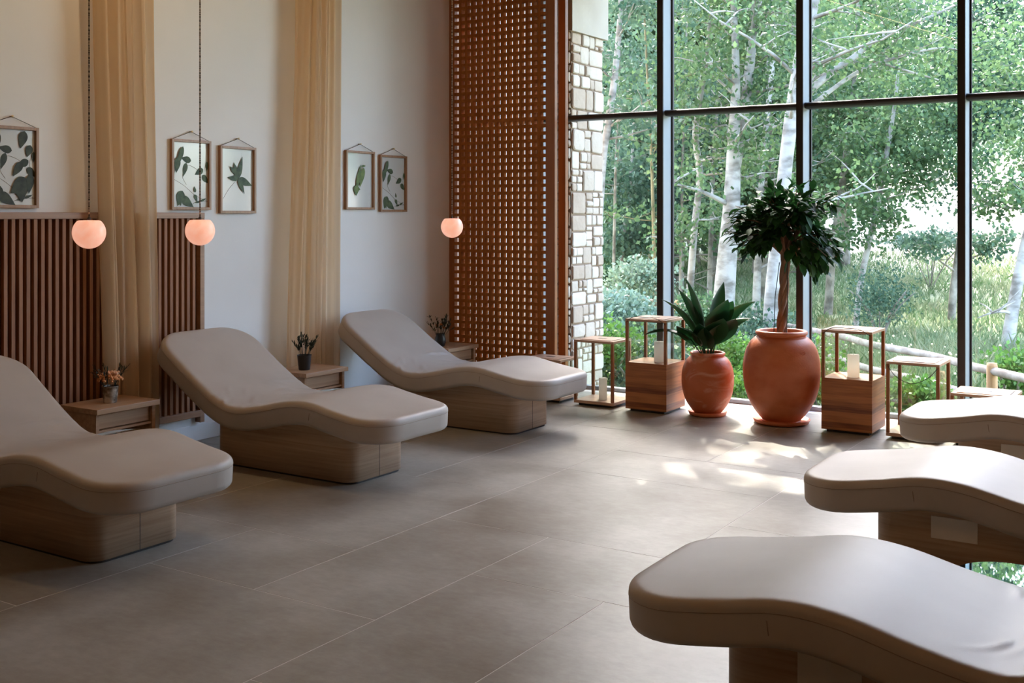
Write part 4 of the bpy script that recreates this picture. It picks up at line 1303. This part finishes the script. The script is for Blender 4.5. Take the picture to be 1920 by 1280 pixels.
TR['t4'] = tree([[(1448, 560, 30), (1462, 420, 27), (1474, 300, 26), (1488, 190, 26), (1505, 90, 25), (1528, -20, 24), (1550, -200, 16)],
      [(1500, 185, 16), (1560, 135, 14), (1600, 108, 12), (1650, 70, 9), (1720, 42, 6), (1790, 10, 4)],
      [(1500, 215, 9), (1600, 140, 8), (1680, 108, 6), (1760, 90, 4), (1800, 95, 3)],
      [(1510, 130, 8), (1560, 90, 6), (1640, 115, 5), (1760, 150, 3)]], 14, M['leaf_a'], M['birch'],
     'white leaning trunk behind the second mullion with long bare branches to the right', [(1640, 40, .8, .5), (1730, 130, .7, .5), (1570, -70, 1.5, .7), (1600, 210, .5, .35)], 5600, 0.065, 34, nb=7, blen=1.5, name='birch_tree')
tree([[(1560, 480, 15), (1572, 400, 14), (1584, 310, 12), (1592, 240, 10), (1604, 120, 8), (1612, -60, 6)],
      [(1576, 430, 9), (1590, 360, 9), (1612, 250, 7), (1640, 120, 5)]], 20, M['leaf_a'], M['bark_grey'],
     'pair of grey stems between the second and third mullion, left', [(1600, 250, 1.2, .9), (1650, 160, 1.3, 1.0), (1560, 120, 1.2, .9), (1615, 300, .6, .4)], 6800, 0.09, 35, nb=9, blen=1.5, name='poplar_tree')
tree([[(1602, 640, 10), (1612, 540, 12), (1626, 470, 11), (1642, 400, 11), (1652, 350, 10), (1664, 280, 9), (1682, 160, 6), (1690, 0, 4)]], 18, M['leaf_a'], M['birch'],
     'thin slanting birch in the middle of the third window bay', [(1690, 310, .9, .6), (1740, 240, 1.1, .9), (1720, 160, 1.0, .7)], 6200, 0.08, 36, nb=9, blen=1.3, name='birch_tree')
tree([[(1784, 600, 15), (1788, 540, 14), (1796, 480, 13), (1806, 400, 11), (1812, 280, 9), (1822, 100, 7), (1830, -60, 5)]], 19, M['leaf_b'], M['bark_grey'],
     'ivy-footed trunk beside the third mullion', [(1780, 330, .9, .7), (1790, 210, 1.2, .9), (1850, 130, 1.2, .9), (1770, 70, 1.2, .9), (1880, 30, 1.3, .9), (1900, 200, .8, .6)], 14000, 0.085, 37, nb=8, blen=1.4, name='poplar_tree')
tree([[(1888, 660, 26), (1896, 600, 23), (1908, 530, 21), (1922, 460, 19), (1940, 380, 17), (1956, 240, 14), (1970, 60, 10)]], 15, M['leaf_a'], M['birch'],
     'leaning grey trunk at the right edge of the photo', [(1900, 170, 1.0, .7), (1880, 60, 1.0, .7), (1930, 300, .5, .4), (1890, 250, .4, .3)], 5200, 0.07, 38, nb=8, blen=1.1, name='poplar_tree')
tree([[(1195, 510, 10), (1203, 440, 10), (1212, 380, 9), (1222, 300, 7), (1230, 200, 5)],
      [(1216, 500, 7), (1226, 430, 6), (1240, 350, 5), (1252, 260, 4)]], 22, M['leaf_b'], M['bark_moss'],
     'cluster of thin mossy yellowish stems left of the first mullion', [(1215, 200, 1.6, 1.1), (1170, 260, 1.2, 1.0), (1235, 320, .7, .6)], 7500, 0.10, 39, nb=8, blen=1.3, name='multistem_tree')
tree([[(1164, 520, 8), (1170, 440, 8), (1180, 370, 7), (1186, 280, 6), (1192, 150, 5)]], 20, M['leaf_b'], M['birch'],
     'single thin pale stem just right of the stone wall', [(1170, 330, 1.0, .9), (1180, 130, 1.4, 1.0), (1155, 430, .5, .5)], 7500, 0.09, 40, nb=7, blen=1.0, name='birch_tree')
tree([[(1430, 560, 14), (1436, 430, 13), (1440, 300, 12), (1444, 160, 9), (1450, 0, 7)]], 23, M['leaf_a'], M['bark_grey'],
     'grey trunk seen behind the ficus crown', [(1440, 190, 1.4, 1.1), (1480, 60, 1.3, 1.0), (1400, 300, .7, .6)], 7000, 0.10, 41, nb=8, blen=1.4, name='poplar_tree')

def shade_crown(e, blobs, seed):  # unseen leaf crowns added along the sun path to break up the sunlight
    """leaf masses added to a tree to block sun, above the picture, with the boughs that carry it"""
    mb = MB(); bl = []
    b0 = Vector((0, 0, 5.5))
    for (x, y, z, rx, rz) in blobs:
        c = Vector((x, y, z)) - e.location
        mb.tube(smooth_pts([Vector((c.x * .3 + .1, c.y * .3, 5.2)), Vector((c.x * .6, c.y * .6, (5.2 + c.z) / 2 + .3)), c + Vector((0, 0, .2))], 5), [0.06] * 4 + [0.04] * 4 + [0.02] * 3, 7)
        bl += [(c, (rx, rx, rz)), (c + Vector((0.6, .5, .7)), (rx * .8, rx * .8, rz * .8))]
    mb.build('shade_boughs', M['birch'], e)
    V, F, T = leaf_cloud(bl, 2600 * len(blobs), 0.17, seed)
    np_mesh('shade_foliage', V, F, M['leaf_a'], e, tone=T)
shade_crown(TR['t2'], [(-8.95, 14.4, 9.0, 1.5, .9), (-10.2, 15.2, 9.6, 1.7, .9)], 90)
shade_crown(TR['t3'], [(-5.0, 14.8, 10.2, 1.5, .8)], 91)
shade_crown(TR['t4'], [(-4.95, 12.4, 8.6, 1.3, .8), (-4.2, 11.2, 7.6, 1.2, .6), (-3.2, 12.6, 8.4, 1.4, .7), (-5.9, 12.2, 8.2, .8, .4), (-2.0, 11.6, 8.0, 1.3, .7)], 92)

for k, (px, d, w, lean, mt, lb) in enumerate([(1150, 19, 6, 6, 'bark_grey', 'very thin grey stem close to the stone wall'), (1228, 18, 7, -8, 'bark_moss', 'thin stem just left of the first mullion'),
        (1276, 20, 6, 5, 'bark_grey', 'thin grey stem just right of the first mullion'), (1330, 21, 9, 10, 'bark_grey', 'thin leaning stem between the slim poplar and the thick twin trunk'),
        (1418, 19, 13, 16, 'birch', 'leaning pale stem right of the thick twin trunk'), (1456, 22, 9, -10, 'bark_grey', 'thin grey stem behind the top of the ficus')]):
    tree([[(px, 570, w * 1.2), (px + lean * .3, 440, w), (px + lean * .8, 300, w * .85), (px + lean * 1.8, 140, w * .7), (px + lean * 3, -60, w * .5)]], d, M['leaf_a' if k % 2 else 'leaf_b'], M[mt], lb,
         [(px + lean * 2, 10, .8, .6), (px + lean * 2.6, -90, 1.0, .7)], 1500, 0.09, 140 + k, nb=13, blen=1.5, name='slender_tree')

# the denser wood further back: one shape of each, copied with its parts
def forest_tree(seed, hgt, crown_r, low, leafmat, n, size):
    e = empty('forest_tree')
    r = random.Random(seed)
    mb = MB()
    pts = [(0, 0, -0.3)]
    for k in range(1, 7):
        pts.append((pts[-1][0] + r.uniform(-.25, .25), pts[-1][1] + r.uniform(-.2, .2), hgt * k / 6))
    P = smooth_pts(pts, 3)
    R_ = [0.16 * (1 - 0.75 * i / (len(P) - 1)) for i in range(len(P))]
    mb.tube(P, R_, 8); branchy(mb, P, R_, seed, 10, 1.8)
    mb.build('trunk', M['bark_grey'], e)
    bl = []
    for k in range(16):
        z = low + (hgt - low) * (k + 0.5) / 16
        w = crown_r * (0.55 + 0.45 * math.sin(PI * (k + 1) / 17))
        a = r.uniform(0, 2 * PI)
        bl.append((Vector((w * .5 * math.cos(a), w * .5 * math.sin(a), z)), (w * .75, w * .75, crown_r * .42)))
    V, F, T = leaf_cloud(bl, n, size, seed)
    np_mesh('foliage', V, F, leafmat, e, tone=T)
    return e
protos = [forest_tree(51, 9.5, 2.3, 1.6, M['leaf_a'], 8500, 0.20), forest_tree(52, 11.0, 2.6, 0.8, M['leaf_b'], 9000, 0.20), forest_tree(53, 8.0, 2.1, 0.4, M['leaf_a'], 7500, 0.19)]
spots = []
r = random.Random(5)
# (bearing in px, distance)
for px, d in [(1110, 26), (1152, 31), (1190, 25), (1232, 31), (1268, 26), (1306, 32), (1342, 27), (1380, 33), (1420, 28), (1462, 34), (1502, 29), (1540, 35), (1582, 31),
              (1120, 40), (1180, 43), (1245, 40), (1300, 45), (1360, 41), (1420, 47), (1480, 43), (1540, 48), (1600, 52), (1050, 30), (1000, 36), (940, 33)]:
    spots.append((px, d))
used = set()
spots += [(2150, 22), (2350, 19), (2250, 30), (2600, 18), (2500, 26), (2900, 17)]  # unseen trees added off frame to keep sky and sun off the right loungers
for k, (px, d) in enumerate(spots):
    i = r.randrange(3)
    p = W(px, 402, d)
    o = protos[i] if i not in used else copy_tree(protos[i])
    used.add(i)
    o.location = (p.x, p.y, gz(p.x, p.y)); o.rotation_euler = (0, 0, r.uniform(0, 6.28))
    s = r.uniform(0.85, 1.15)
    lift = 0
    if px > 1590 and px < 1900:
        lift = 1.6; o.location.z += 0
        s *= 1.1
    o.scale = (s, s, s)
    prop(o, 'background woodland tree far beyond the log fence; off-frame ones added for shade', 'tree', 'woodland trees in the distance')

# shrubs and low growth between window and fence
def shrub(px, py, d, rx, rz, leafmat, n, size, seed, label, name='shrub'):
    p = W(px, py, d)
    g0 = gz(p.x, p.y)
    e = empty(name, (p.x, p.y, g0), 0, label, 'shrub')
    mb = MB(); r = random.Random(seed)
    top = max(p.z - g0, 0.3)
    for k in range(7):
        a = r.uniform(0, 2 * PI)
        mb.tube(smooth_pts([(0, 0, -0.05), (rx * .3 * math.cos(a), rx * .3 * math.sin(a), top * .6), (rx * .7 * math.cos(a), rx * .7 * math.sin(a), top)], 4), [0.012] * 8 + [0.003], 5)
    mb.build('stems', M['bark_grey'], e)
    bl = [(Vector((r.uniform(-.4, .4) * rx, r.uniform(-.4, .4) * rx, top + r.uniform(-.5, .35) * rz)), (rx * .6, rx * .6, rz * .6)) for _ in range(7)]
    V, F, T = leaf_cloud(bl, n, size, seed)
    np_mesh('foliage', V, F, leafmat, e, tone=T)
    return e
shrub(1175, 590, 13, 0.75, 0.35, M['leaf_d'], 3200, 0.055, 61, 'silvery leafed shrub beside the stone wall')
shrub(1205, 520, 15, 0.7, 0.3, M['leaf_d'], 2400, 0.055, 62, 'pale green shrub behind the log rail, left of the first mullion')
shrub(1140, 655, 10.5, 0.45, 0.35, M['leaf_c'], 2400, 0.045, 63, 'bright green low shrub at the foot of the stone wall')
shrub(1210, 680, 10.3, 0.5, 0.35, M['leaf_b'], 2600, 0.045, 64, 'green shrub seen through the left open lantern')
shrub(1345, 660, 10.5, 0.45, 0.4, M['leaf_c'], 2600, 0.045, 65, 'leafy shrub seen between the two terracotta jars')
shrub(1380, 740, 9.6, 0.35, 0.25, M['leaf_c'], 1800, 0.04, 66, 'low bright greenery at the glass between the jars')
shrub(1535, 690, 10.2, 0.4, 0.4, M['leaf_c'], 2200, 0.045, 67, 'green shrub between the big jar and the right box lantern')
shrub(1720, 735, 9.8, 0.38, 0.22, M['leaf_c'], 1900, 0.05, 68, 'bright green bush seen through the empty open lantern')
shrub(1905, 690, 10.5, 0.4, 0.3, M['leaf_c'], 1500, 0.05, 69, 'bright green bush at the right edge by the fence')
shrub(1650, 545, 17, 0.75, 0.55, M['leaf_b'], 1900, 0.05, 70, 'feathery bluish bush around the slanting birch')
shrub(1745, 447, 24, 1.2, 0.25, M['leaf_d'], 1500, 0.09, 71, 'grey-green scrub at the edge of the bright field')
shrub(1290, 600, 13.5, 0.6, 0.4, M['leaf_a'], 2400, 0.055, 72, 'green undergrowth behind the broad leaf plant')
shrub(1430, 620, 14, 0.7, 0.4, M['leaf_b'], 2400, 0.055, 73, 'undergrowth behind the braided ficus trunk')
shrub(1845, 360, 13, 0.1, 0.06, M['leaf_b'], 60, 0.05, 75, 'tiny twig of leaves hanging against the bright field') if False else None

# grass: nobody could count the blades
def grass(name, n, box, hgt, wid, seed, label):
    g = np.random.default_rng(seed)
    x = g.uniform(box[0], box[1], n); y = box[2] + (box[3] - box[2]) * g.random(n) ** 1.25
    z = np.array([gz(a, b) for a, b in zip(x, y)])
    dens = np.array([MN.noise(Vector((a * 0.9, b * 0.9, 7))) for a, b in zip(x, y)])
    h = hgt * (0.5 + 0.8 * g.random(n)) * (1 + 0.6 * dens)
    a = g.uniform(0, 2 * PI, n); w = wid * (0.6 + 0.8 * g.random(n))
    s = np.stack([np.cos(a), np.sin(a), np.zeros(n)], 1) * w[:, None]
    lean = g.normal(0, 0.42, (n, 2)) * h[:, None]
    B = np.stack([x, y, z - 0.02], 1)
    M1 = B + np.concatenate([lean * .3, (h * .55)[:, None]], 1)
    Tp = B + np.concatenate([lean, h[:, None]], 1)
    V = np.stack([B - s, B + s, M1 + s * .8, Tp, M1 - s * .8], 1).reshape(-1, 3)
    F = np.arange(5 * n).reshape(n, 5)
    tone = np.clip(0.32 + 0.5 * dens + g.normal(0, .18, n), 0, 1)
    return np_mesh(name, V, F, M['grass'], tone=tone, kind='stuff', label=label, cat='grass')
grass('tall_grass', 66000, (-5.9, 2.5, 8.85, 16.5), 0.34, 0.005, 81, 'tall wild grass between the window and the log fence')
grass('meadow_grass', 60000, (-19, 3.0, 16, 34), 0.17, 0.013, 82, 'green meadow grass under the trees beyond the fence')
g = np.random.default_rng(9)
mb = MB()
for k in range(420):
    x, y = g.uniform(-7.5, 1.0), 9.0 + 6.5 * g.random()
    blob(mb, (x, y, gz(x, y) + g.uniform(0.25, 0.5)), g.uniform(0.010, 0.018), n=3)
mb.build('wild_flowers', M['bloom'], None, kind='stuff', label='small cream wild flowers dotted through the tall grass', cat='flowers')

# log fence
fe = empty('log_fence', (0, 0, 0), 0, 'rustic log rail fence running through the garden behind the window', 'fence')
FP = [W(1060, 527, 22.5), W(1132, 541.7, 20.9), W(1235, 563, 18.2), W(1376, 588, 15.7), W(1413, 599, 14.9), W(1570, 628.6, 12.9), W(1631, 645, 12.05), W(1741, 665.5, 11.1), W(1824, 687, 10.27), W(1860, 695, 9.98), W(1990, 725, 9.05)]
for i, dz in enumerate((0.0, -0.27)):
    mb = MB(); mb.tube(smooth_pts([p + Vector((0, 0, dz)) for p in FP], 4), 0.038, 10); mb.build('rail', M['log'], fe)
for px, py, d in [(1860, 695, 9.98), (1500, 618, 13.4), (1270, 571, 17.4), (2020, 731, 8.9)]:
    p = W(px, py, d)
    mb = MB(); mb.lathe([(0, 0), (0.045, 0), (0.047, 0.02), (0.047, 0.9), (0.043, 0.93), (0, 0.935)], (0, 0, 0), n=16)
    o = mb.build('post', M['post'], fe); o.location = (p.x, p.y, p.z - 0.86)
